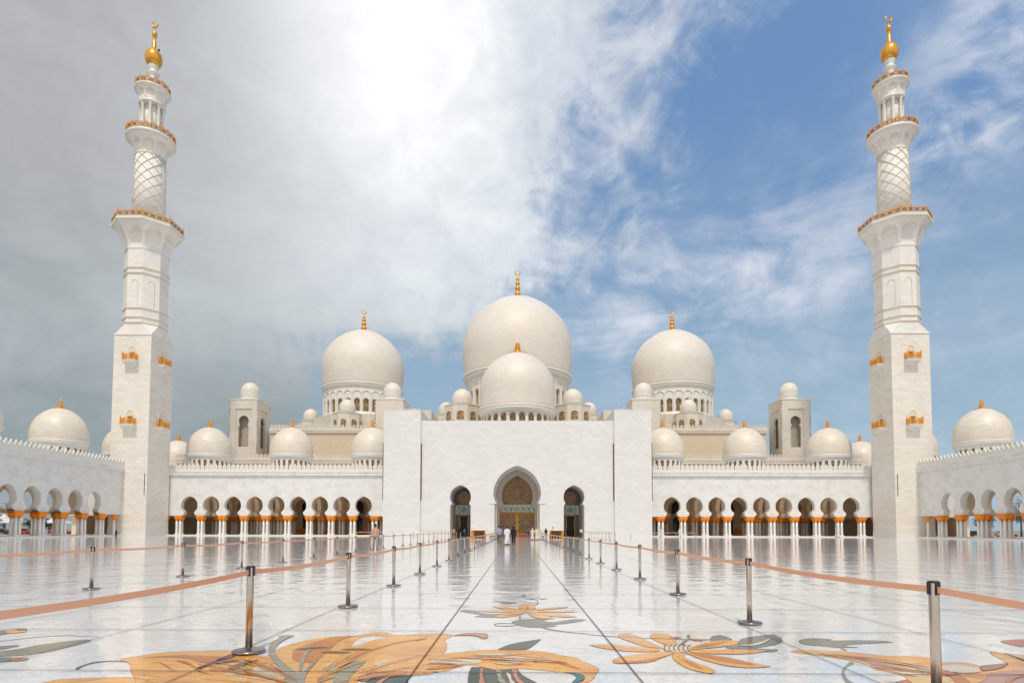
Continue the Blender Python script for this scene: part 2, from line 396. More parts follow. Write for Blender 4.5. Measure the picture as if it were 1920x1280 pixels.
def make_dome(parent, x, y, z, R, H, below, ring_h, ring_r, drum_r, drum_z0, nwin, wfr=0.5, wtop=0.86, scallop=False, fin_h=2.5, fin_d=1.15, crescent=False,
              cr_r=0.7, mat='domes', pier=0.12, seg=64, winmat='bronze', squarewin=False, ringmat='trim'):
    """dome whose widest circle lies at local z=0; below: drop to the ring; drum goes down to drum_z0"""
    prof = []
    rb = ring_r*0.985
    for i in range(7):
        t = i/6; a = (pi/2)*(1-t)
        prof.append((rb + (R-rb)*cos(a), -below*(1-t)))
    for i in range(1, 21):
        a = (pi/2)*i/20
        r = R*cos(a)**0.97; zz = H*sin(a) + 0.05*H*max(0, sin(a)-0.82)/0.18*(1 - r/R)
        prof.append((max(0.0, r) if i < 20 else 0.0, zz))
    d = MB().lathe(prof, seg, us=R*0.9).build('dome', M[mat], parent, (x, y, z))
    zr = -below
    c = MB().lathe([(drum_r, zr-ring_h), (ring_r*0.97, zr-ring_h), (ring_r*0.975, zr-ring_h*0.72), (ring_r*1.005, zr-ring_h*0.60), (ring_r*1.02, zr-ring_h*0.35),
                    (ring_r*1.0, zr-ring_h*0.28), (ring_r*1.03, zr-ring_h*0.10), (ring_r*1.03, zr+0.02*R), (rb*0.985, zr+0.035*R)], seg)
    c.build('cornice', M[ringmat], d)
    z1 = zr - ring_h + 0.01; z0 = drum_z0; hh = z1 - z0
    dm = MB(); bw = 2*drum_r*math.tan(pi/nwin); w = bw*0.5*wfr
    th = max(0.25, drum_r*0.05)
    zs = z0 + hh*wtop - w if not squarewin else z0 + hh*0.8
    zt = z0 + hh*wtop
    zb = z0 + hh*(0.02 if not scallop else 0.10)
    if squarewin: zb = z0 + hh*0.25
    hole = arch_pts(0, w, zb, max(zb+0.02, zs), zt, 10) if not squarewin else [(-w, zb), (w, zb), (w, zt*0.0+zs), (-w, zs)]
    for k in range(nwin):
        a = 2*pi*(k+0.5)/nwin
        dm.M = ring_mat(a)
        dm.panel([(-bw/2, z0), (bw/2, z0), (bw/2, z1), (-bw/2, z1)], [hole], th, -drum_r, back=False)
        if sin(a) < 0.4:   # the side that faces the court
            # raised surround of the opening
            if R > 4:
                q = arch_pts(0, w*1.22, zb, max(zb+0.02, zs), zt + w*0.25, 10)
                dm.tube([(px, -drum_r-0.02, pz) for px, pz in q[1:]], max(0.035, w*0.09), 5, False)
    dm.M = Matrix.Identity(4)
    if scallop:
        for k in range(nwin):
            a = 2*pi*(k+0.5)/nwin
            if sin(a) > 0.4: continue
            dm.M = ring_mat(a)
            hw = bw*0.5
            pts = [(hw*cos(t), -drum_r-0.12, z0 + hh*0.72 + (hh*0.15)*sin(t)) for t in [pi*i/10 for i in range(11)]]
            pts = [(hw*0.98, -drum_r-0.10, z0+hh*0.62)] + pts + [(-hw*0.98, -drum_r-0.10, z0+hh*0.62)]
            dm.tube(pts, 0.16, 6, False)
            dm.box(-hw-0.16, -hw+0.16, -drum_r-0.26, -drum_r+0.1, z0, z0+hh*0.64)
        dm.M = Matrix.Identity(4)
        dm.lathe([(drum_r*1.03, z0-0.9), (drum_r*1.03, z0+hh*0.07), (drum_r*0.98, z0+hh*0.09)], seg, cap=False)
    dm.lathe([(drum_r*0.86, z0), (drum_r*0.86, z1)], 32)
    dm.build('drum', M['trim'], d)
    wm = MB()
    hole2 = [(px*1.03, pz) for px, pz in hole]
    wm.panel(hole2, (), 0.06, 0)
    wmesh = None
    for k in range(nwin):
        a = 2*pi*(k+0.5)/nwin
        if sin(a) > 0.3: continue
        loc = (cos(a)*(drum_r-th*0.9), sin(a)*(drum_r-th*0.9), 0)
        if wmesh is None:
            o = wm.build('window', M[winmat], d, loc); wmesh = o.data
        else:
            o = bpy.data.objects.new('window', wmesh); COL.objects.link(o); o.parent = d; o.location = loc
        o.rotation_euler = (0, 0, a + pi/2)
    f = finial(fin_h, fin_d, crescent, cr_r).build('finial', M['gold'], d, (0, 0, H*1.045 - fin_d*0.10))
    return d

def corbel(z0, z1, r0, r1, nb, poly=False, ph=0.0):
    """flaring ring of arched niches between ribs"""
    mb = MB(); ns = 18; nz = 26
    v = []; nn = nb*ns
    for j in range(nz+1):
        t = j/nz
        for i in range(nn):
            a = 2*pi*i/nn + ph
            s = ((i % ns)/ns)*2 - 1                    # rib at -1, arch centre at 0
            w = 0.76
            inside = False
            if abs(s) < w:
                top = 0.50 + 0.34*sqrt(max(0, 1-(s/w)**2))
                inside = t < top
            fl = 0.62*t**1.7 + 0.38*t**5
            if t > 0.93: fl = 1.0
            tt = max(0.0, 1 - (1-t)*1.0)
            r = r0 + (r1-r0)*(0.10*min(1, t*3) + 0.90*fl)
            if inside: r = r0 + (r1-r0)*0.04
            elif t < 0.18 and abs(s) < 1: # ribs taper to points at their feet
                if abs(s) < w + (1-w)*(1 - t/0.18)*0.8: r = r0 + (r1-r0)*0.04
            if poly:
                da = ((i % ns)/ns - 0.5)*2*pi/nb
                r = r*cos(pi/nb)/cos(da)
            v.append((r*cos(a), r*sin(a), z0 + (z1-z0)*t))
    fs = []
    for j in range(nz):
        for i in range(nn):
            i2 = (i+1) % nn; fs.append((j*nn+i, j*nn+i2, (j+1)*nn+i2, (j+1)*nn+i))
    mb.add(v, fs)
    return mb

def railing_meshes(pts, h, closed=True, sub=3, post=0.09, rail=0.055):
    """gilt posts and rails along pts, and the dark ornaments between the posts"""
    g = MB(); o = MB(); n = len(pts)
    for i in range(n if closed else n-1):
        a = Vector(pts[i]); b = Vector(pts[(i+1) % n]); d = b-a; L = d.length; ang = atan2(d.y, d.x)
        g.M = Matrix.Translation(a) @ Matrix.Rotation(ang, 4, 'Z')
        o.M = g.M
        g.box(-post, post, -post, post, 0, h*1.16); g.box(-post*0.6, post*0.6, -post*0.6, post*0.6, h*1.16, h*1.3)
        g.box(0, L, -rail, rail, h*0.92, h*1.0); g.box(0, L, -rail, rail, h*0.10, h*0.20); g.box(0, L, -rail*0.6, rail*0.6, h*0.74, h*0.79)
        for k in range(sub):
            x0 = L*k/sub; x1 = L*(k+1)/sub; c = (x0+x1)/2; w = (x1-x0)
            if k: g.box(x0-post*0.5, x0+post*0.5, -post*0.5, post*0.5, 0, h)
            R = min(w*0.30, h*0.24)
            o.tube([(c+R*cos(t), 0, h*0.48+R*sin(t)) for t in [2*pi*q/10 for q in range(11)]], R*0.22, 5, False)
            o.tube([(x0+post, 0, h*0.72), (c, 0, h*0.48), (x1-post, 0, h*0.72)], R*0.15, 4, False)
            o.tube([(x0+post, 0, h*0.22), (c, 0, h*0.48), (x1-post, 0, h*0.22)], R*0.15, 4, False)
    return g, o

def poly_pts(n, r, z, ph):
    return [(r*cos(2*pi*i/n + ph), r*sin(2*pi*i/n + ph), z) for i in range(n)]

# ------------------------------------------------------------------ minaret
def make_minaret():
    t = thing('minaret', 'white marble minaret with gilt balconies at the left corner, under grey cloud', 'minaret', (-76.3, 119.75, 0))
    H = 3.72; e8 = pi/8
    b = MB()
    b.box(-H, H, -H, H, 1.3, 39.8)
    b.build('square_base', M['minaret'], t)
    s = MB(); s.box(-H-0.06, H+0.06, -H-0.06, H+0.06, 0.0, 1.3); s.box(-H-0.10, H+0.10, -H-0.10, H+0.10, 1.3, 1.38)
    s.build('plinth', M['trim'], t)
    # broach: square to octagon
    c = MB(); c.box(-H-0.14, H+0.14, -H-0.14, H+0.14, 39.8, 40.0)
    R8 = 4.0
    sq = [(-H, -H, 40.0), (H, -H, 40.0), (H, H, 40.0), (-H, H, 40.0)]
    oc = [(R8*cos(-e8*5 + i*2*e8), R8*sin(-e8*5 + i*2*e8), 42.3) for i in range(8)]   # starts at lower-left pair of the front facet
    v = sq + oc
    fs = [(0, 1, 5, 4), (1, 6, 5), (1, 2, 7, 6), (2, 8, 7), (2, 3, 9, 8), (3, 10, 9), (3, 0, 11, 10), (0, 4, 11)]
    c.add(v, fs)
    c.build('broach', M['shaft'], t)
    o = MB(); o.lathe([(R8, 42.3), (R8, 57.7)], 8, ph=e8, smooth=False, us=R8)
    o.build('octagonal_shaft', M['shaft'], t)
    bd = MB()
    for z in (42.3, 43.4, 45.25, 52.35, 53.45):
        bd.lathe([(R8*0.99, z-0.10), (R8*1.05, z-0.02), (R8*1.05, z+0.10), (R8*0.99, z+0.22)], 8, ph=e8, smooth=False)
    for k in range(8):       # blind arches
        a = k*2*e8; bd.M = ring_mat(a)
        q = arch_pts(0, 0.62, 45.7, 50.2, 51.0, 10)
        bd.tube([(x, -R8*cos(e8)-0.01, z) for x, z in q[1:]], 0.07, 4, False)
    bd.M = Matrix.Identity(4)
    bd.build('molding', M['tan'], t)
    corbel(57.4, 62.3, R8, 6.35, 8, True, e8).build('corbel', M['shaft'], t)
    pf = MB().lathe([(6.35, 62.3), (6.62, 62.34), (6.62, 62.85), (6.45, 62.9), (2.5, 62.92)], 8, ph=e8, smooth=False)
    p = pf.build('balcony', M['trim'], t)
    g, orn = railing_meshes(poly_pts(8, 6.42, 62.92, e8), 1.15, True, 4, 0.10)
    g.build('railing', M['rail'], p); orn.build('railing_ornament', M['railpanel'], p)
    # round shaft with lattice
    r0, r1, z0, z1 = 3.02, 2.74, 62.9, 78.4
    sh = MB().lathe([(r0, z0), (r1, z1)], 48, us=3)
    so = sh.build('round_shaft', M['shaft'], t)
    la = MB()
    for dr in (1, -1):
        for k in range(8):
            pts = []
            for i in range(41):
                u = i/40; a = 2*pi*k/8 + dr*u*2*pi*0.98; r = r0 + (r1-r0)*u + 0.035
                pts.append((r*cos(a), r*sin(a), z0 + (z1+0.6-z0)*u))
            la.tube(pts, 0.065, 4, False)
    la.build('lattice_rib', M['rib'], so)
    corbel(77.9, 81.3, r1, 4.35, 8, False, 0).build('corbel', M['shaft'], t)
    p = MB().lathe([(4.35, 81.3), (4.56, 81.36), (4.60, 81.9), (4.45, 82.05), (1.5, 82.06)], 48).build('balcony', M['trim'], t)
    g, orn = railing_meshes(poly_pts(20, 4.45, 82.06, 0), 1.15, True, 1, 0.09)
    g.build('railing', M['rail'], p); orn.build('railing_ornament', M['railpanel'], p)
    co = MB().lathe([(1.62, 82.06), (1.62, 90.3)], 32).build('core', M['shaft'], t)
    for k in range(8):
        a = 2*pi*(k+0.5)/8
        q = MB().lathe([(0.36, 0), (0.36, 0.3), (0.27, 0.4), (0.25, 6.2), (0.34, 6.5), (0.42, 6.8), (0.42, 7.1)], 12)
        q.build('column', M['trim'], t, (2.02*cos(a), 2.02*sin(a), 82.06))
    MB().lathe([(1.6, 89.0), (2.48, 89.0), (2.48, 89.5), (1.6, 89.5)], 32).build('collar', M['trim'], t)
    corbel(89.2, 92.0, 2.3, 3.18, 8, False, 0).build('corbel', M['shaft'], t)
    p = MB().lathe([(3.18, 92.0), (3.32, 92.05), (3.34, 92.4), (3.2, 92.5), (0.9, 92.5)], 40).build('balcony', M['trim'], t)
    g, orn = railing_meshes(poly_pts(14, 3.2, 92.5, 0), 1.1, True, 1, 0.08)
    g.build('railing', M['rail'], p); orn.build('railing_ornament', M['railpanel'], p)
    MB().lathe([(1.15, 92.5), (0.92, 93.4), (0.80, 94.1), (1.12, 94.55), (1.15, 94.75), (0.82, 95.1), (0.78, 95.7), (1.12, 96.2), (1.14, 96.4), (0.8, 96.8),
                (0.76, 97.2), (1.05, 97.8), (1.0, 98.05), (0.6, 98.2)], 32).build('spire_neck', M['trim'], t)
    f = MB().lathe([(0.85, 98.0), (1.3, 98.35), (1.58, 99.0), (1.66, 99.75), (1.5, 100.6), (1.05, 101.25), (0.62, 101.6), (0.42, 101.9), (0.42, 102.9), (0.38, 103.0), (0.30, 103.7),
                    (0.27, 104.3), (0.42, 104.45), (0.52, 104.85), (0.48, 105.3), (0.2, 105.65), (0.09, 105.8), (0.07, 106.4), (0.0, 106.45)], 32)
    R = 0.62; pts = []; rr = []
    for i in range(29):
        a = pi/2 + 0.15 + (2*pi-0.3)*i/28; pts.append((R*cos(a), 0, 107.05 + R*sin(a))); rr.append(0.07 + 0.10*sin(pi*i/28))
    f.tube(pts, rr, 8)
    f.build('finial', M['gold'], t)
    l = MB().lathe([(0.0, -0.2), (0.2, -0.12), (0.24, 0.05), (0.15, 0.2), (0.0, 0.24)], 10).build('beacon_lamp', M['head'], t, (0.95, 0.1, 101.6))
    # small balconies, two on each face
    for z in (21.25, 34.0):
        for k in range(4):
            a = -pi/2 + k*pi/2
            R4 = Matrix.Rotation(a + pi/2, 4, 'Z')
            s = MB(); s.M = R4
            s.box(-1.28, 1.28, -H-1.25, -H, 0.16, 0.42); s.box(-1.16, 1.16, -H-1.12, -H, -0.06, 0.16)
            s.box(-1.36, 1.36, -H-1.33, -H, 0.42, 0.56)
            w, dp = 1.1, 1.05
            s.add([(-w, -H, -0.06), (w, -H, -0.06), (w, -H-dp, -0.06), (-w, -H-dp, -0.06), (0, -H-0.05, -1.15), (0, -H, -1.15)],
                  [(0, 3, 4, 5), (3, 2, 4), (2, 1, 5, 4)])
            so = s.build('small_balcony', M['trim'], t, (0, 0, z))
            g, orn = railing_meshes([(-1.2, -H, 0), (-1.2, -H-1.18, 0), (1.2, -H-1.18, 0), (1.2, -H, 0)], 1.25, False, 3, 0.085, 0.05)
            g2 = MB(); g2.M = R4 @ Matrix.Translation((0, 0, 0.56)); g2.add([tuple(p) for p in g.v], g.f)
            g2.add([tuple(p) for p in orn.v], orn.f)
            g2.build('railing', M['rail'], so)
            q = arch_pts(0, 0.62, 0.58, 2.75, 3.42, 12)
            fr = MB(); fr.M = R4
            fr.panel(arch_pts(0, 0.80, 0.58, 2.75, 3.62, 12), [q], 0.14, -H-0.10)
            fr.build('door_surround', M['trim'], so)
            dr = MB(); dr.M = R4; dr.panel(q, (), 0.03, -H-0.02)
            dr.build('door_niche', M['inner'], so)
            dd = MB(); dd.M = R4; dd.panel([(-0.5, 0.58), (0.5, 0.58), (0.5, 2.3), (-0.5, 2.3)], (), 0.03, -H-0.05)
            dd.build('door', M['darkwood'], so)
    return t

# ------------------------------------------------------------------ columns
cap_prof = [(0.25, -0.08), (0.32, -0.02), (0.27, 0.05), (0.34, 0.18), (0.46, 0.40), (0.51, 0.58), (0.44, 0.72), (0.50, 0.80), (0.50, 0.92)]
def make_column(parent, x, y):
    s = MB(); s.box(-0.36, 0.36, -0.36, 0.36, 0, 0.10)
    s.lathe([(0.33, 0.10), (0.34, 0.2), (0.26, 0.3), (0.225, 0.4), (0.215, 1.6), (0.205, 3.05)], 14, us=0.22)
    o = s.build('column', M['column'], parent, (x, y, 0.22))
    c = MB(); 
    # palm-leaf capital: fluted bell
    n = 28; v = []
    for r, z in cap_prof:
        for k in range(n):
            a = 2*pi*k/n; rr = r*(1 + (0.09 if k % 4 < 2 else -0.05)*min(1, z*2.2) * (1 if z < 0.8 else 0)); v.append((rr*cos(a), rr*sin(a), z))
    fs = []
    for j in range(len(cap_prof)-1):
        for k in range(n):
            k2 = (k+1) % n; fs.append((j*n+k, j*n+k2, (j+1)*n+k2, (j+1)*n+k))
    fs.append([(len(cap_prof)-1)*n+k for k in range(n)])
    c.add(v, fs)
    c.build('capital', M['capital'], o, (0, 0, 3.03))
    return o
COLUMN = None
def put_column(parent, x, y, z=0.22):
    global COLUMN
    if COLUMN is None:
        COLUMN = make_column(parent, x, y); o = COLUMN
    else:
        o = COLUMN.copy(); COL.objects.link(o); o.parent = parent
        for ch in COLUMN.children:
            c = ch.copy(); COL.objects.link(c); c.parent = o
    o.location = (x, y, z)
def cluster(parent, x, y, four=True):
    for dx in (-0.37, 0.37):
        for dy in (-0.37, 0.37):
            put_column(parent, x+dx, y+dy)

def arcade_row(mb, x0, x1, centres, th, ztop, y=0.0):
    holes = [keyhole(c, 6.42, 1.72, 1.06, 4.98, 1.58, 4.2, 4.16, 0.08) for c in centres]
    # the openings reach the underside: build the outline with them as notches
    out = [(x0, 4.17)]
    for h in holes:
        # keyhole starts bottom-left, bottom-right ... we need it reversed from left foot over the top to right foot
        pts = h[1:] + h[:1]                 # bottom-right ... over the top ... bottom-left
        pts = list(reversed(pts)); pts[0] = (pts[0][0], 4.17); pts[-1] = (pts[-1][0], 4.17)
        out += pts
    out += [(x1, 4.17), (x1, ztop), (x0, ztop)]
    mb.panel(out, (), th, y)

def arcade(name, label, front, Lx0, Lx1, centres, clusters, singles, rows, depth, top_parts=True, transverse=()):
    """arcade in its own frame: front wall in the local XZ plane at y=0, depth towards +y"""
    t = thing(name, label, 'arcade', front[0], front[1])
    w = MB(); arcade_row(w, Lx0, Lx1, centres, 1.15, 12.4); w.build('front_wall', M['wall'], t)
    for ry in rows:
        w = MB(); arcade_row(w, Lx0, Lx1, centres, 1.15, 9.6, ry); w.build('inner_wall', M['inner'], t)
    cm = MB(); cm.box(Lx0, Lx1, -0.22, 1.0, 12.4, 12.62); cm.box(Lx0, Lx1, -0.42, 1.0, 12.62, 13.2); cm.box(Lx0, Lx1, -0.52, 1.0, 13.2, 13.45)
    cm.build('cornice', M['wall'], t)
    pm = MB(); pm.M = Matrix.Translation((Lx0, -0.4, 0)); merlon_row(pm, Lx1-Lx0, 13.45); pm.build('parapet', M['trim'], t)
    rf = MB(); rf.box(Lx0, Lx1, 1.0, depth, 12.5, 13.3); rf.build('roof', M['wall'], t)
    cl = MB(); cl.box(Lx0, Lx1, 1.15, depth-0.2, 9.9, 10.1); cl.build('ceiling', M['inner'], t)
    for tx in transverse:
        w = MB(); w.M = Matrix.Translation((tx, 0, 0)) @ Matrix.Rotation(pi/2, 4, 'Z')
        n = max(1, int((rows[-1]-1.2)//4.6)); sp = (rows[-1]-1.15)/n
        for dx_ in (-0.37, 0.37):
            for dy_ in (-0.37, 0.37): put_column(t, tx+dx_, 1.16 + sp*(n//2) + dy_)
        arcade_row(w, 1.16, rows[-1], [1.16 + sp*(i+0.5) for i in range(n)], 0.9, 9.85, -0.45); w.build('transverse_arch', M['inner'], t)
    for c in clusters:
        cluster(t, c, 0.58)
        for ry in rows: cluster(t, c, ry + 0.58)
    for c in singles:
        put_column(t, c, 0.30); 
    return t

# ------------------------------------------------------------------ ground
fl = MB()
fl.add([(-78.6, -60, 0), (78.6, -60, 0), (78.6, 147, 0), (-78.6, 147, 0)], [(0, 1, 2, 3)])
floor = struct(fl.build('floor', M['floor']))
gm = MB(); gm.add([(-6000, -6000, -0.03), (6000, -6000, -0.03), (6000, 6000, -0.03), (-6000, 6000, -0.03)], [(0, 1, 2, 3)])
ground = struct(gm.build('ground', plain('grey_paving', (0.30, 0.29, 0.27), 0.8, 0, 0.2, 0.05)))
st = MB()
st.box(-96, -26.5, 122.9, 147.0, 0.004, 0.22); st.box(26.5, 96, 122.9, 147.0, 0.004, 0.22)
st.box(-96, -76.4, 50.0, 122.9, 0.004, 0.22); st.box(76.4, 96, 50.0, 122.9, 0.004, 0.22)
struct(st.build('plinth', M['trim']))
jm = MB()
for k in range(-24, 26):
    x = 1.19 + 2.24*k
    if -55 < x < 55: jm.add([(x-0.007, 2, 0.014), (x+0.007, 2, 0.014), (x+0.007, 112, 0.014), (x-0.007, 112, 0.014)], [(0, 1, 2, 3)])
for k in range(-1, 40):
    y = 6.11 + 2.46*k
    jm.add([(-55, y-0.009, 0.0135), (55, y-0.009, 0.0135), (55, y+0.009, 0.0135), (-55, y+0.009, 0.0135)], [(0, 1, 2, 3)])
jm.build('floor_joint', plain('dark_joint', (0.10, 0.085, 0.07), 0.6, 0, 0.1, 1.0), floor)

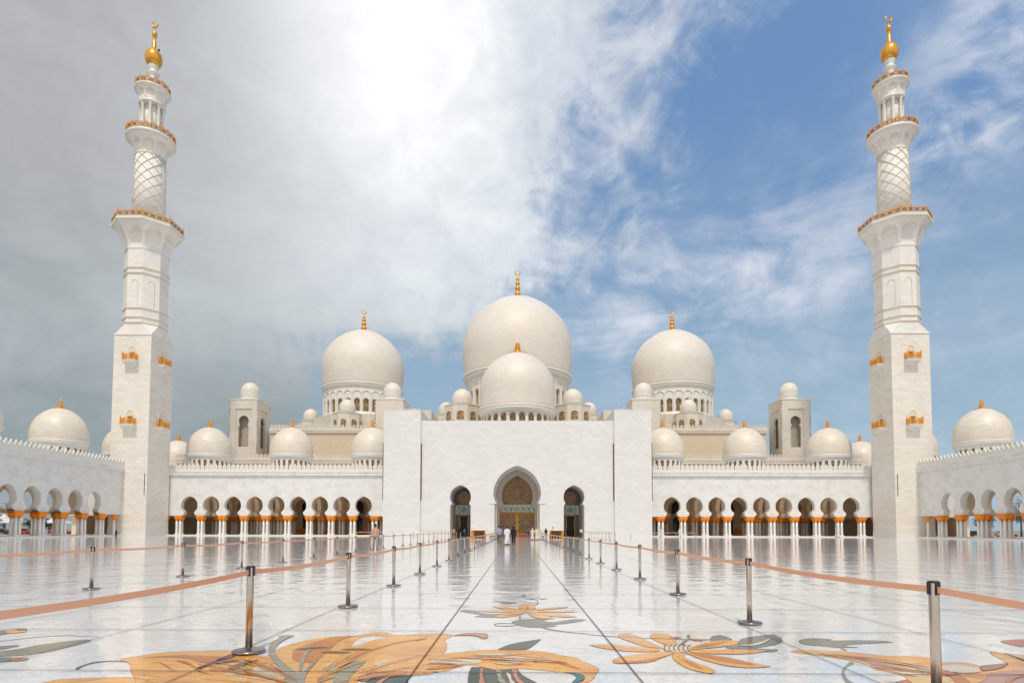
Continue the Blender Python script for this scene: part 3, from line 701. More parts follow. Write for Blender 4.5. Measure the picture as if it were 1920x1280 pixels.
# inlaid flowers, traced on the ground plane in metres: (flower, kind, material, layer, outline, holes)
INLAYS = [
  (1,'petal','orange',1,[(-2.814,6.497),(-2.851,6.718),(-2.875,7.157),(-2.874,7.382),(-2.817,7.671),(-2.681,7.941),(-2.443,8.123),(-2.214,8.168),(-2.037,8.431),(-1.855,8.457),(-1.663,8.249),(-1.51,8.28),(-1.258,8.391),(-1.023,8.412),(-0.891,8.287),(-0.943,7.913),(-0.87,7.501),(-0.853,7.212),(-0.872,7.006),(-0.514,7.219),(-0.234,7.292),(0.107,7.26),(0.331,7.181),(0.486,6.997),(0.659,6.863),(0.722,6.655),(0.83,6.452),(0.852,6.281),(0.791,6.078),(0.739,5.887),(0.606,5.673),(0.529,5.604),(0.658,5.904),(0.647,6.056),(0.568,6.125),(0.475,6.151),(0.191,6.268),(-0.005,6.307),(-0.23,6.252),(-0.353,6.364),(-0.481,6.471),(-0.608,6.425),(-0.689,6.252),(-0.793,6.147),(-0.901,6.038),(-1.086,5.981),(-1.277,6.05),(-1.469,6.102),(-1.533,5.937),(-1.414,5.392),(-1.964,5.268),(-2.401,5.374)],[[(-2.055,7.444),(-2.096,7.735),(-2.087,8.051),(-1.981,8.201),(-1.813,8.157),(-1.729,8.046),(-1.827,7.96),(-1.925,7.739),(-1.984,7.531)]]),
  (1,'petal','orange',1,[(-4.386,6.642),(-4.343,6.804),(-4.168,7.018),(-3.911,7.12),(-3.624,7.178),(-3.348,7.158),(-2.972,6.904),(-2.687,6.587),(-2.228,5.377),(-3.314,5.358),(-3.695,5.82),(-3.926,6.112),(-4.127,6.408),(-4.26,6.547)],[]),
  (1,'petal','orange',1,[(-4.495,5.456),(-4.46,5.626),(-4.393,5.766),(-4.101,5.833),(-3.765,5.86),(-3.59,5.781),(-2.999,5.306),(-3.492,5.132)],[]),
  (1,'petal_streak','rust',2,[(-4.215,6.746),(-4.021,6.859),(-3.777,6.878),(-3.459,6.856),(-3.137,6.712),(-2.833,6.584),(-2.486,6.257),(-2.395,6.029),(-2.853,6.412),(-3.219,6.576),(-3.32,6.487),(-3.532,6.614),(-3.754,6.746),(-4.024,6.778)],[]),
  (1,'petal_streak','rust',2,[(-2.678,7.24),(-2.637,7.517),(-2.544,7.88),(-2.439,8.11),(-2.154,8.17),(-2.241,8.048),(-2.301,7.731),(-2.254,7.357),(-2.259,7.17),(-2.21,6.824),(-2.203,6.509),(-2.294,6.551),(-2.461,6.658),(-2.576,6.912)],[]),
  (1,'petal_streak','rust',2,[(-1.194,7.973),(-1.418,7.78),(-1.553,7.598),(-1.663,7.342),(-1.759,7.077),(-1.816,6.785),(-1.806,6.432),(-1.799,6.153),(-1.881,5.984),(-1.903,5.758),(-1.934,5.825),(-1.922,6.002),(-1.856,6.19),(-1.877,6.516),(-1.868,6.831),(-1.798,7.232),(-1.688,7.452),(-1.526,7.748),(-1.204,8.038)],[]),
  (1,'petal_streak','olive',3,[(-1.663,6.696),(-1.767,6.605),(-1.81,6.35),(-1.81,6.04),(-1.894,5.758),(-1.875,5.676),(-1.767,5.897),(-1.675,5.568),(-1.585,5.57),(-1.628,5.9),(-1.653,6.394)],[]),
  (1,'petal_streak','cream',3,[(-1.99,6.266),(-2.036,6.47),(-2.019,6.6),(-1.967,6.557),(-1.907,6.268),(-1.907,6.151)],[]),
  (1,'petal_streak','cream',3,[(-1.542,6.48),(-1.495,6.61),(-1.407,6.656),(-1.389,6.483),(-1.456,6.357)],[]),
  (1,'petal_streak','cream',2,[(-2.943,5.982),(-2.863,6.133),(-2.678,6.024),(-2.327,5.818),(-2.273,5.685),(-2.556,5.848),(-2.725,5.933)],[]),
  (1,'petal_streak','cream',2,[(-2.759,6.372),(-2.644,6.458),(-2.236,6.032),(-2.023,5.69),(-2.259,5.819),(-2.554,6.026)],[]),
  (1,'petal_streak','rust',3,[(-2.833,6.54),(-2.593,6.335),(-2.315,6.031),(-2.097,5.754),(-2.102,5.721),(-2.386,6.029),(-2.768,6.393)],[]),
  (1,'petal_streak','cream',2,[(-0.965,6.599),(-0.762,6.721),(-0.417,6.752),(-0.395,6.564),(-0.667,6.513),(-0.959,6.484)],[]),
  (1,'petal_streak','rust',2,[(-0.771,6.794),(-0.385,6.928),(0.048,6.937),(0.366,6.792),(0.558,6.559),(0.671,6.278),(0.598,6.34),(0.407,6.603),(0.048,6.811),(-0.376,6.778)],[]),
  (1,'petal_streak','cream',3,[(-0.532,7.002),(-0.171,7.052),(0.093,7.026),(-0.169,6.958),(-0.429,6.942)],[]),
  (1,'petal_streak','cream',3,[(-0.263,6.589),(-0.057,6.64),(0.046,6.595),(0.025,6.504),(-0.198,6.499)],[]),
  (1,'petal_streak','rust',3,[(-0.939,6.289),(-0.708,6.423),(-0.558,6.425),(-0.743,6.292),(-0.93,6.226)],[]),
  (1,'stem','olive',4,[(-3.218,8.106),(-3.149,8.175),(-3.019,8.15),(-3.033,8.03),(-3.029,7.776),(-2.968,7.425),(-2.854,7.106),(-2.626,6.677),(-2.325,6.22),(-2.083,5.857),(-1.945,5.564),(-2.059,5.561),(-2.342,6.03),(-2.587,6.459),(-2.84,6.907),(-3.003,7.26),(-3.141,7.713),(-3.163,8.027)],[]),
  (1,'stem','olive',4,[(-2.465,7.244),(-2.499,7.217),(-2.437,6.867),(-2.331,6.464),(-2.209,6.107),(-2.063,5.755),(-2.038,5.756),(-2.192,6.145),(-2.329,6.594),(-2.427,7.013)],[]),
  (1,'stem','olive',4,[(-2.219,6.731),(-2.207,6.467),(-2.156,6.108),(-2.047,5.755),(-2.03,5.756),(-2.12,6.109),(-2.16,6.384)],[]),
  (1,'stem','olive',4,[(-2.338,5.887),(-2.622,6.099),(-2.909,6.329),(-3.156,6.448),(-2.872,6.249),(-2.574,5.989),(-2.283,5.751)],[]),
  (1,'stem','maroon',4,[(-2.663,7.214),(-2.568,7.323),(-2.439,7.392),(-2.254,7.34),(-2.417,7.326),(-2.544,7.253)],[]),
  (1,'stem','maroon',4,[(-2.307,7.041),(-2.243,7.118),(-2.11,7.131),(-1.933,7.064),(-2.059,7.031)],[]),
  (1,'stem','maroon',4,[(-2.132,7.225),(-2.028,7.291),(-1.871,7.31),(-1.736,7.244),(-1.901,7.219)],[]),
  (1,'stem','maroon',4,[(-3.321,6.24),(-3.323,6.403),(-3.267,6.575),(-3.046,6.624),(-3.139,6.512),(-3.24,6.425),(-3.265,6.222)],[]),
  (1,'stem','maroon',4,[(-3.314,6.618),(-3.328,6.755),(-3.257,6.922),(-3.202,6.827),(-3.243,6.665),(-3.288,6.597)],[]),
  (1,'stem','maroon',4,[(-2.977,6.208),(-2.994,6.409),(-2.929,6.582),(-2.851,6.672),(-2.881,6.475),(-2.927,6.209)],[]),
  (1,'stem','rust',4,[(-3.949,6.54),(-3.824,6.477),(-3.587,6.235),(-3.436,6.084),(-3.605,6.235),(-3.799,6.435)],[]),
  (1,'stem','rust',4,[(-3.743,6.588),(-3.629,6.577),(-3.455,6.4),(-3.176,6.089),(-2.942,5.911),(-3.203,6.088),(-3.483,6.4)],[]),
  (1,'stem','maroon',2,[(-4.542,6.179),(-4.597,6.275),(-4.602,6.374),(-4.592,6.523),(-4.478,6.586),(-4.368,6.588),(-4.212,6.52),(-4.453,6.55),(-4.553,6.468),(-4.566,6.325),(-4.504,6.164)],[]),
  (1,'petal_tip','salmon',3,[(-0.883,8.193),(-0.756,8.38),(-0.603,8.436),(-0.441,8.387),(-0.395,8.204),(-0.421,8.013),(-0.458,7.992),(-0.532,8.165),(-0.692,8.248)],[]),
  (1,'petal_tip','salmon',3,[(-1.532,5.832),(-1.525,5.973),(-1.46,6.065),(-1.277,6.05),(-1.171,5.962),(-1.385,5.94),(-1.429,5.767),(-1.471,5.733)],[]),
  (1,'leaf','teal',2,[(-1.421,5.767),(-1.377,5.905),(-1.222,5.997),(-1.034,5.982),(-1.05,5.876),(-1.062,5.579),(-1.422,5.573)],[]),
  (1,'petal_tip','salmon',3,[(-1.272,5.942),(-1.232,5.96),(-1.268,5.77),(-1.289,5.638),(-1.33,5.638)],[]),
  (1,'leaf','teal',2,[(-0.229,7.292),(-0.125,7.547),(0.054,7.771),(0.321,7.995),(0.207,7.585),(0.085,7.299)],[]),
  (1,'leaf','teal',2,[(-0.472,6.362),(-0.352,6.343),(-0.23,6.252),(0.005,6.298),(0.043,6.064),(0.132,5.84),(0.208,5.666),(0.201,5.469),(-0.447,5.457),(-0.471,5.865),(-0.484,6.133)],[]),
  (1,'leaf_vein','salmon',4,[(-0.378,6.278),(-0.348,6.279),(-0.338,5.942),(-0.274,5.59),(-0.309,5.589),(-0.359,5.904)],[]),
  (1,'leaf_vein','salmon',4,[(-0.049,6.264),(-0.029,6.264),(0.005,5.948),(0.084,5.663),(0.049,5.663),(-0.023,5.91)],[]),
  (1,'leaf_vein','cream',4,[(-0.109,6.1),(-0.1,6.1),(-0.05,5.836),(0.005,5.628),(-0.022,5.628),(-0.078,5.872)],[]),
  (1,'leaf_vein','olive',4,[(-0.214,6.219),(-0.189,6.22),(-0.153,5.945),(-0.084,5.66),(-0.119,5.66),(-0.19,5.944)],[]),
  (1,'leaf','bluegreen',3,[(0.503,6.144),(0.578,6.125),(0.647,6.056),(0.661,5.915),(0.621,5.813),(0.508,5.671),(0.548,5.811),(0.586,5.921),(0.571,6.054)],[]),
  (1,'petal_vein','rust',5,[(-2.836,6.01),(-2.71,5.99),(-2.574,5.944),(-2.429,5.872),(-2.277,5.775),(-2.122,5.659),(-2.121,5.656),(-2.269,5.756),(-2.416,5.841),(-2.56,5.912),(-2.701,5.968),(-2.835,6.007)],[]),
  (1,'petal_vein','gold',5,[(-2.925,6.512),(-2.748,6.34),(-2.577,6.171),(-2.414,6.006),(-2.256,5.844),(-2.106,5.687),(-2.105,5.685),(-2.253,5.835),(-2.407,5.99),(-2.57,6.155),(-2.743,6.328),(-2.925,6.51)],[]),
  (1,'petal_vein','gold',5,[(-3.226,6.509),(-2.992,6.333),(-2.768,6.163),(-2.554,5.997),(-2.35,5.835),(-2.156,5.679),(-2.155,5.677),(-2.343,5.819),(-2.543,5.97),(-2.755,6.135),(-2.982,6.314),(-3.225,6.507)],[]),
  (1,'petal_vein','rust',5,[(-3.453,6.469),(-3.186,6.315),(-2.927,6.16),(-2.676,6.002),(-2.433,5.843),(-2.201,5.684),(-2.2,5.681),(-2.424,5.821),(-2.66,5.967),(-2.909,6.123),(-3.172,6.29),(-3.451,6.465)],[]),
  (1,'petal_vein','gold',5,[(-2.961,6.637),(-2.776,6.445),(-2.6,6.256),(-2.429,6.07),(-2.266,5.886),(-2.11,5.707),(-2.109,5.705),(-2.259,5.868),(-2.417,6.04),(-2.586,6.225),(-2.767,6.423),(-2.959,6.634)],[]),
  (1,'petal_vein','gold',5,[(-2.853,6.797),(-2.712,6.635),(-2.565,6.449),(-2.413,6.242),(-2.261,6.02),(-2.109,5.787),(-2.108,5.784),(-2.253,5.998),(-2.4,6.208),(-2.55,6.412),(-2.701,6.609),(-2.851,6.793)],[]),
  (1,'petal_vein','gold',5,[(-3.031,5.806),(-2.856,5.774),(-2.679,5.735),(-2.501,5.688),(-2.323,5.634),(-2.145,5.574),(-2.144,5.572),(-2.316,5.618),(-2.491,5.664),(-2.668,5.711),(-2.848,5.757),(-3.03,5.803)],[]),
  (1,'petal_vein','rust',5,[(-2.763,6.575),(-2.623,6.411),(-2.484,6.243),(-2.347,6.068),(-2.213,5.89),(-2.082,5.711),(-2.081,5.708),(-2.204,5.867),(-2.333,6.031),(-2.468,6.203),(-2.611,6.384),(-2.761,6.571)],[]),
  (1,'petal_vein','rust',5,[(-3.378,6.597),(-3.124,6.425),(-2.877,6.251),(-2.639,6.073),(-2.409,5.894),(-2.188,5.716),(-2.188,5.714),(-2.404,5.883),(-2.631,6.055),(-2.868,6.231),(-3.117,6.412),(-3.377,6.595)],[]),
  (1,'petal_vein','cream',5,[(-2.728,6.163),(-2.593,6.059),(-2.46,5.955),(-2.33,5.847),(-2.202,5.738),(-2.077,5.628),(-2.076,5.626),(-2.195,5.721),(-2.319,5.821),(-2.449,5.927),(-2.585,6.04),(-2.727,6.16)],[]),
  (1,'petal_vein','gold',5,[(-3.304,6.443),(-3.075,6.318),(-2.848,6.18),(-2.622,6.03),(-2.401,5.87),(-2.185,5.704),(-2.184,5.702),(-2.393,5.851),(-2.609,6.0),(-2.833,6.148),(-3.064,6.295),(-3.302,6.439)],[]),
  (1,'petal_vein','rust',5,[(-3.097,6.73),(-2.917,6.589),(-2.73,6.421),(-2.538,6.226),(-2.345,6.011),(-2.155,5.784),(-2.153,5.78),(-2.335,5.987),(-2.522,6.187),(-2.712,6.379),(-2.904,6.56),(-3.095,6.726)],[]),
  (1,'petal_vein','rust',5,[(-3.247,6.338),(-3.027,6.223),(-2.809,6.099),(-2.593,5.966),(-2.381,5.825),(-2.175,5.679),(-2.174,5.677),(-2.374,5.808),(-2.581,5.939),(-2.796,6.071),(-3.018,6.204),(-3.246,6.336)],[]),
  (1,'petal_vein','gold',5,[(-3.251,6.783),(-3.026,6.597),(-2.804,6.399),(-2.586,6.193),(-2.374,5.981),(-2.17,5.765),(-2.169,5.764),(-2.37,5.97),(-2.579,6.177),(-2.796,6.382),(-3.02,6.584),(-3.25,6.782)],[]),
  (1,'petal_vein','rust',5,[(-2.814,6.662),(-2.662,6.479),(-2.514,6.293),(-2.368,6.105),(-2.227,5.915),(-2.09,5.727),(-2.09,5.725),(-2.222,5.902),(-2.36,6.084),(-2.505,6.271),(-2.656,6.464),(-2.813,6.66)],[]),
  (1,'petal_vein','rust',5,[(-3.186,6.216),(-2.989,6.142),(-2.787,6.05),(-2.583,5.94),(-2.377,5.814),(-2.174,5.676),(-2.173,5.673),(-2.369,5.794),(-2.569,5.908),(-2.772,6.017),(-2.978,6.119),(-3.185,6.212)],[]),
  (1,'petal_vein','cream',5,[(-1.153,6.884),(-1.235,6.755),(-1.313,6.627),(-1.386,6.499),(-1.456,6.371),(-1.523,6.245),(-1.522,6.243),(-1.453,6.355),(-1.381,6.474),(-1.307,6.601),(-1.232,6.737),(-1.153,6.881)],[]),
  (1,'petal_vein','gold',5,[(-1.682,6.542),(-1.733,6.45),(-1.778,6.343),(-1.816,6.221),(-1.847,6.087),(-1.871,5.943),(-1.87,5.939),(-1.839,6.063),(-1.804,6.183),(-1.767,6.304),(-1.726,6.423),(-1.681,6.538)],[]),
  (1,'petal_vein','rust',5,[(-1.982,6.439),(-1.99,6.374),(-1.994,6.299),(-1.995,6.214),(-1.991,6.118),(-1.984,6.016),(-1.983,6.014),(-1.986,6.104),(-1.987,6.191),(-1.987,6.276),(-1.985,6.359),(-1.981,6.437)],[]),
  (1,'petal_vein','rust',5,[(-1.768,6.709),(-1.794,6.628),(-1.816,6.54),(-1.835,6.444),(-1.85,6.342),(-1.863,6.234),(-1.862,6.231),(-1.844,6.319),(-1.825,6.409),(-1.806,6.503),(-1.787,6.603),(-1.767,6.705)],[]),
  (1,'petal_vein','gold',5,[(-1.724,7.064),(-1.763,6.884),(-1.797,6.702),(-1.826,6.517),(-1.85,6.331),(-1.87,6.146),(-1.869,6.143),(-1.844,6.311),(-1.817,6.484),(-1.788,6.667),(-1.757,6.86),(-1.723,7.06)],[]),
  (1,'petal_vein','cream',5,[(-1.941,6.163),(-1.945,6.092),(-1.947,6.017),(-1.947,5.939),(-1.945,5.857),(-1.942,5.773),(-1.942,5.772),(-1.942,5.847),(-1.942,5.924),(-1.942,6.002),(-1.942,6.081),(-1.941,6.162)],[]),
  (1,'petal_vein','cream',5,[(-0.839,6.619),(-1.015,6.48),(-1.182,6.336),(-1.339,6.187),(-1.487,6.033),(-1.624,5.877),(-1.623,5.875),(-1.484,6.021),(-1.335,6.168),(-1.178,6.317),(-1.013,6.467),(-0.838,6.617)],[]),
  (1,'petal_vein','cream',5,[(-1.849,6.248),(-1.867,6.211),(-1.882,6.166),(-1.895,6.113),(-1.904,6.053),(-1.911,5.987),(-1.91,5.985),(-1.899,6.038),(-1.888,6.091),(-1.875,6.143),(-1.862,6.196),(-1.849,6.246)],[]),
  (1,'petal_vein','gold',5,[(-1.944,6.654),(-1.951,6.532),(-1.955,6.406),(-1.956,6.274),(-1.953,6.137),(-1.947,5.997),(-1.946,5.994),(-1.945,6.112),(-1.943,6.234),(-1.942,6.365),(-1.942,6.504),(-1.942,6.65)],[]),
  (1,'petal_vein','rust',5,[(-1.761,7.203),(-1.794,7.023),(-1.822,6.842),(-1.846,6.658),(-1.865,6.473),(-1.88,6.289),(-1.879,6.287),(-1.86,6.455),(-1.838,6.63),(-1.814,6.812),(-1.789,7.002),(-1.761,7.2)],[]),
  (1,'petal_vein','gold',5,[(-1.88,7.292),(-1.909,7.057),(-1.93,6.814),(-1.942,6.564),(-1.947,6.311),(-1.946,6.059),(-1.945,6.057),(-1.943,6.296),(-1.935,6.539),(-1.922,6.787),(-1.904,7.038),(-1.88,7.289)],[]),
  (1,'petal_vein','gold',5,[(-1.67,6.571),(-1.719,6.473),(-1.763,6.364),(-1.801,6.245),(-1.834,6.116),(-1.862,5.981),(-1.861,5.98),(-1.831,6.106),(-1.796,6.228),(-1.758,6.347),(-1.716,6.461),(-1.669,6.57)],[]),
  (1,'petal_vein','gold',5,[(-1.806,6.706),(-1.826,6.614),(-1.843,6.517),(-1.858,6.415),(-1.869,6.307),(-1.877,6.196),(-1.876,6.192),(-1.862,6.283),(-1.847,6.378),(-1.833,6.48),(-1.819,6.588),(-1.805,6.702)],[]),
  (1,'petal_vein','gold',5,[(-1.81,6.241),(-1.833,6.165),(-1.853,6.084),(-1.87,5.996),(-1.885,5.903),(-1.896,5.806),(-1.895,5.804),(-1.879,5.887),(-1.863,5.971),(-1.845,6.058),(-1.828,6.148),(-1.809,6.238)],[]),
  (1,'petal_vein','gold',5,[(-1.79,6.686),(-1.824,6.571),(-1.853,6.445),(-1.876,6.307),(-1.893,6.16),(-1.905,6.007),(-1.904,6.004),(-1.887,6.139),(-1.866,6.274),(-1.843,6.41),(-1.818,6.547),(-1.789,6.682)],[]),
  (1,'petal_vein','rust',5,[(-1.106,6.282),(-1.195,6.243),(-1.281,6.195),(-1.364,6.139),(-1.442,6.073),(-1.517,6.001),(-1.517,5.999),(-1.439,6.058),(-1.358,6.115),(-1.276,6.171),(-1.192,6.227),(-1.106,6.28)],[]),
  (1,'petal_vein','rust',5,[(-0.784,6.139),(-0.949,6.079),(-1.11,6.01),(-1.266,5.933),(-1.414,5.847),(-1.557,5.756),(-1.556,5.754),(-1.41,5.831),(-1.26,5.907),(-1.105,5.984),(-0.947,6.061),(-0.783,6.137)],[]),
  (1,'petal_vein','cream',5,[(-1.07,7.008),(-1.219,6.833),(-1.357,6.647),(-1.483,6.451),(-1.597,6.25),(-1.699,6.044),(-1.699,6.043),(-1.594,6.238),(-1.478,6.433),(-1.353,6.627),(-1.217,6.819),(-1.07,7.006)],[]),
  (1,'petal_vein','gold',5,[(-1.348,6.478),(-1.416,6.378),(-1.48,6.277),(-1.541,6.175),(-1.599,6.072),(-1.654,5.97),(-1.654,5.968),(-1.595,6.056),(-1.535,6.15),(-1.474,6.251),(-1.412,6.36),(-1.348,6.475)],[]),
  (1,'petal_vein','rust',5,[(-1.989,6.763),(-1.988,6.64),(-1.986,6.515),(-1.981,6.387),(-1.974,6.257),(-1.966,6.127),(-1.965,6.124),(-1.967,6.236),(-1.971,6.354),(-1.975,6.48),(-1.981,6.616),(-1.988,6.76)],[]),
  (1,'petal_vein','rust',5,[(-1.098,6.1),(-1.226,6.03),(-1.35,5.954),(-1.468,5.872),(-1.581,5.784),(-1.689,5.693),(-1.688,5.69),(-1.575,5.762),(-1.459,5.837),(-1.341,5.918),(-1.221,6.005),(-1.097,6.097)],[]),
  (1,'petal_vein','rust',5,[(-1.873,7.145),(-1.89,6.94),(-1.904,6.737),(-1.913,6.536),(-1.92,6.337),(-1.924,6.144),(-1.923,6.142),(-1.916,6.324),(-1.907,6.513),(-1.897,6.713),(-1.886,6.923),(-1.872,7.143)],[]),
  (1,'petal_vein','cream',5,[(-0.223,6.895),(-0.148,6.901),(-0.072,6.891),(0.004,6.861),(0.079,6.812),(0.152,6.748),(0.152,6.742),(0.079,6.78),(0.004,6.812),(-0.071,6.842),(-0.147,6.868),(-0.223,6.889)],[]),
  (1,'petal_vein','rust',5,[(-1.002,6.711),(-0.925,6.722),(-0.845,6.717),(-0.763,6.696),(-0.68,6.658),(-0.597,6.607),(-0.596,6.603),(-0.678,6.635),(-0.759,6.661),(-0.84,6.682),(-0.921,6.698),(-1.002,6.707)],[]),
  (1,'petal_vein','cream',5,[(-0.186,6.711),(-0.058,6.717),(0.07,6.706),(0.196,6.679),(0.321,6.634),(0.443,6.576),(0.443,6.571),(0.32,6.608),(0.195,6.639),(0.069,6.666),(-0.058,6.689),(-0.186,6.706)],[]),
  (1,'petal_vein','cream',5,[(-0.884,6.666),(-0.803,6.677),(-0.719,6.673),(-0.634,6.651),(-0.548,6.612),(-0.462,6.559),(-0.462,6.554),(-0.546,6.585),(-0.63,6.61),(-0.715,6.632),(-0.799,6.649),(-0.884,6.661)],[]),
  (1,'petal_vein','cream',5,[(-0.033,6.771),(0.085,6.775),(0.203,6.764),(0.32,6.734),(0.434,6.687),(0.545,6.625),(0.545,6.62),(0.432,6.658),(0.318,6.69),(0.202,6.719),(0.085,6.745),(-0.033,6.765)],[]),
  (1,'petal_vein','rust',5,[(-0.457,6.845),(-0.37,6.851),(-0.281,6.842),(-0.192,6.815),(-0.103,6.77),(-0.016,6.712),(-0.016,6.707),(-0.103,6.744),(-0.191,6.776),(-0.279,6.802),(-0.368,6.825),(-0.457,6.84)],[]),
  (1,'petal_vein','rust',5,[(0.145,6.711),(0.229,6.715),(0.313,6.703),(0.395,6.672),(0.475,6.622),(0.552,6.556),(0.552,6.55),(0.472,6.587),(0.392,6.62),(0.31,6.651),(0.228,6.68),(0.145,6.704)],[]),
  (1,'petal_vein','cream',5,[(-0.555,6.772),(-0.43,6.78),(-0.304,6.773),(-0.177,6.749),(-0.052,6.706),(0.072,6.65),(0.072,6.645),(-0.052,6.679),(-0.176,6.708),(-0.302,6.732),(-0.428,6.753),(-0.555,6.767)],[]),
  (1,'petal_vein','rust',5,[(-0.251,6.579),(-0.167,6.582),(-0.083,6.572),(0.002,6.545),(0.085,6.503),(0.167,6.448),(0.167,6.444),(0.085,6.48),(0.002,6.511),(-0.082,6.537),(-0.166,6.559),(-0.251,6.574)],[]),
  (1,'petal_vein','rust',5,[(-0.418,6.721),(-0.309,6.727),(-0.198,6.717),(-0.088,6.691),(0.021,6.65),(0.128,6.594),(0.128,6.59),(0.021,6.627),(-0.088,6.657),(-0.197,6.683),(-0.308,6.703),(-0.418,6.717)],[]),
  (1,'petal_vein','cream',5,[(-0.301,6.815),(-0.17,6.82),(-0.039,6.811),(0.092,6.783),(0.221,6.739),(0.347,6.68),(0.347,6.675),(0.22,6.713),(0.091,6.744),(-0.039,6.771),(-0.169,6.794),(-0.301,6.81)],[]),
  (1,'petal_vein','rust',5,[(-0.951,6.515),(-0.874,6.529),(-0.795,6.528),(-0.713,6.508),(-0.631,6.469),(-0.548,6.416),(-0.547,6.41),(-0.627,6.436),(-0.708,6.457),(-0.788,6.477),(-0.869,6.495),(-0.95,6.509)],[]),
  (4,'petal_vein','cream',5,[(3.96,6.823),(4.021,6.763),(4.078,6.7),(4.131,6.633),(4.179,6.562),(4.223,6.489),(4.221,6.485),(4.165,6.54),(4.11,6.6),(4.057,6.666),(4.007,6.74),(3.958,6.819)],[]),
  (4,'petal_vein','gold',5,[(3.566,7.127),(3.625,7.073),(3.68,7.014),(3.731,6.951),(3.778,6.883),(3.822,6.812),(3.819,6.807),(3.764,6.858),(3.711,6.913),(3.66,6.976),(3.611,7.046),(3.564,7.122)],[]),
  (4,'petal_vein','cream',5,[(3.621,6.669),(3.688,6.604),(3.752,6.537),(3.812,6.466),(3.868,6.394),(3.921,6.32),(3.919,6.317),(3.858,6.377),(3.796,6.44),(3.737,6.51),(3.678,6.585),(3.619,6.666)],[]),
  (4,'petal_vein','cream',5,[(4.134,6.388),(4.18,6.348),(4.222,6.306),(4.26,6.259),(4.294,6.207),(4.326,6.153),(4.323,6.15),(4.28,6.187),(4.239,6.228),(4.201,6.274),(4.166,6.327),(4.132,6.384)],[]),
  (4,'petal_vein','rust',5,[(3.844,6.54),(3.913,6.478),(3.979,6.413),(4.038,6.342),(4.092,6.265),(4.141,6.186),(4.138,6.181),(4.073,6.237),(4.011,6.299),(3.951,6.369),(3.895,6.448),(3.84,6.534)],[]),
  (4,'petal_vein','cream',5,[(4.157,6.576),(4.21,6.523),(4.261,6.467),(4.307,6.408),(4.349,6.346),(4.389,6.281),(4.386,6.278),(4.336,6.327),(4.288,6.38),(4.241,6.439),(4.197,6.503),(4.154,6.572)],[]),
  (4,'petal_vein','gold',5,[(4.193,6.689),(4.243,6.644),(4.29,6.596),(4.331,6.542),(4.368,6.482),(4.4,6.419),(4.397,6.415),(4.35,6.456),(4.305,6.502),(4.263,6.556),(4.226,6.617),(4.19,6.684)],[]),
  (4,'petal_vein','rust',5,[(3.68,7.112),(3.744,7.052),(3.805,6.988),(3.86,6.918),(3.91,6.842),(3.957,6.764),(3.954,6.758),(3.894,6.813),(3.835,6.874),(3.78,6.943),(3.727,7.021),(3.677,7.106)],[]),
  (4,'petal_vein','cream',5,[(4.206,6.418),(4.244,6.391),(4.279,6.359),(4.309,6.321),(4.335,6.277),(4.357,6.23),(4.353,6.225),(4.317,6.251),(4.282,6.282),(4.252,6.319),(4.226,6.364),(4.203,6.413)],[]),
  (4,'petal_vein','cream',5,[(3.942,6.55),(4.012,6.483),(4.078,6.414),(4.138,6.34),(4.193,6.262),(4.244,6.182),(4.242,6.178),(4.177,6.238),(4.114,6.304),(4.054,6.377),(3.996,6.458),(3.939,6.545)],[]),
  (2,'leaf','grey',1,[(-1.016,10.734),(-0.935,10.839),(-0.763,10.792),(-0.633,10.494),(-0.384,10.357),(-0.198,10.457),(-0.244,10.128),(-0.381,9.946),(-0.561,9.942),(-0.721,10.026),(-0.616,10.21),(-0.819,10.441)],[]),
  (2,'leaf','grey',1,[(-0.502,12.227),(-0.327,12.205),(-0.167,12.079),(0.004,12.02),(-0.132,11.766),(-0.362,11.796),(-0.227,11.912)],[]),
  (2,'leaf','grey',1,[(-0.081,9.455),(0.017,9.659),(0.143,9.771),(0.334,9.835),(0.509,9.78),(0.388,9.587),(0.566,9.471),(0.763,9.637),(1.027,9.793),(1.119,9.712),(0.933,9.48),(0.612,9.241),(0.348,9.197),(0.616,9.13),(0.479,8.982),(0.246,8.941),(0.074,9.044),(-0.032,9.226)],[]),
  (2,'petal','orange',2,[(-0.482,11.399),(-0.392,11.367),(-0.184,11.215),(-0.01,11.023),(0.13,10.816),(0.128,10.633),(-0.121,10.809),(-0.385,11.143)],[]),
  (2,'petal','orange',2,[(-0.718,10.742),(-0.541,10.819),(-0.235,10.91),(0.13,10.816),(0.154,10.564),(-0.173,10.555),(-0.529,10.576)],[]),
  (2,'petal','orange',2,[(-0.381,9.946),(-0.299,10.218),(-0.091,10.509),(0.156,10.664),(0.139,10.418),(-0.048,10.088),(-0.24,9.933)],[]),
  (2,'petal','orange',2,[(0.033,11.133),(0.064,11.531),(0.186,11.738),(0.304,11.573),(0.344,11.196),(0.315,10.925),(0.158,10.817),(0.074,10.814)],[]),
  (2,'petal','orange',2,[(0.329,10.926),(0.52,11.091),(0.75,11.319),(0.977,11.326),(0.853,11.133),(0.583,10.933),(0.41,10.823)],[]),
  (2,'petal','orange',2,[(0.157,10.714),(0.434,10.742),(0.78,10.731),(1.13,10.639),(0.835,10.553),(0.496,10.573),(0.181,10.516)],[]),
  (2,'petal','orange',2,[(0.195,10.565),(0.491,10.475),(0.752,10.339),(1.0,10.026),(0.791,9.994),(0.539,10.103),(0.311,10.327)],[]),
  (2,'petal','orange',2,[(0.154,10.564),(0.272,10.374),(0.48,10.238),(0.568,9.927),(0.612,9.816),(0.396,9.794),(0.276,10.007)],[]),
  (2,'petal_streak','rust',3,[(-0.231,10.11),(-0.049,10.318),(0.154,10.564),(0.017,10.273)],[]),
  (2,'petal_streak','rust',3,[(0.175,11.476),(0.212,11.477),(0.203,10.975),(0.167,10.921)],[]),
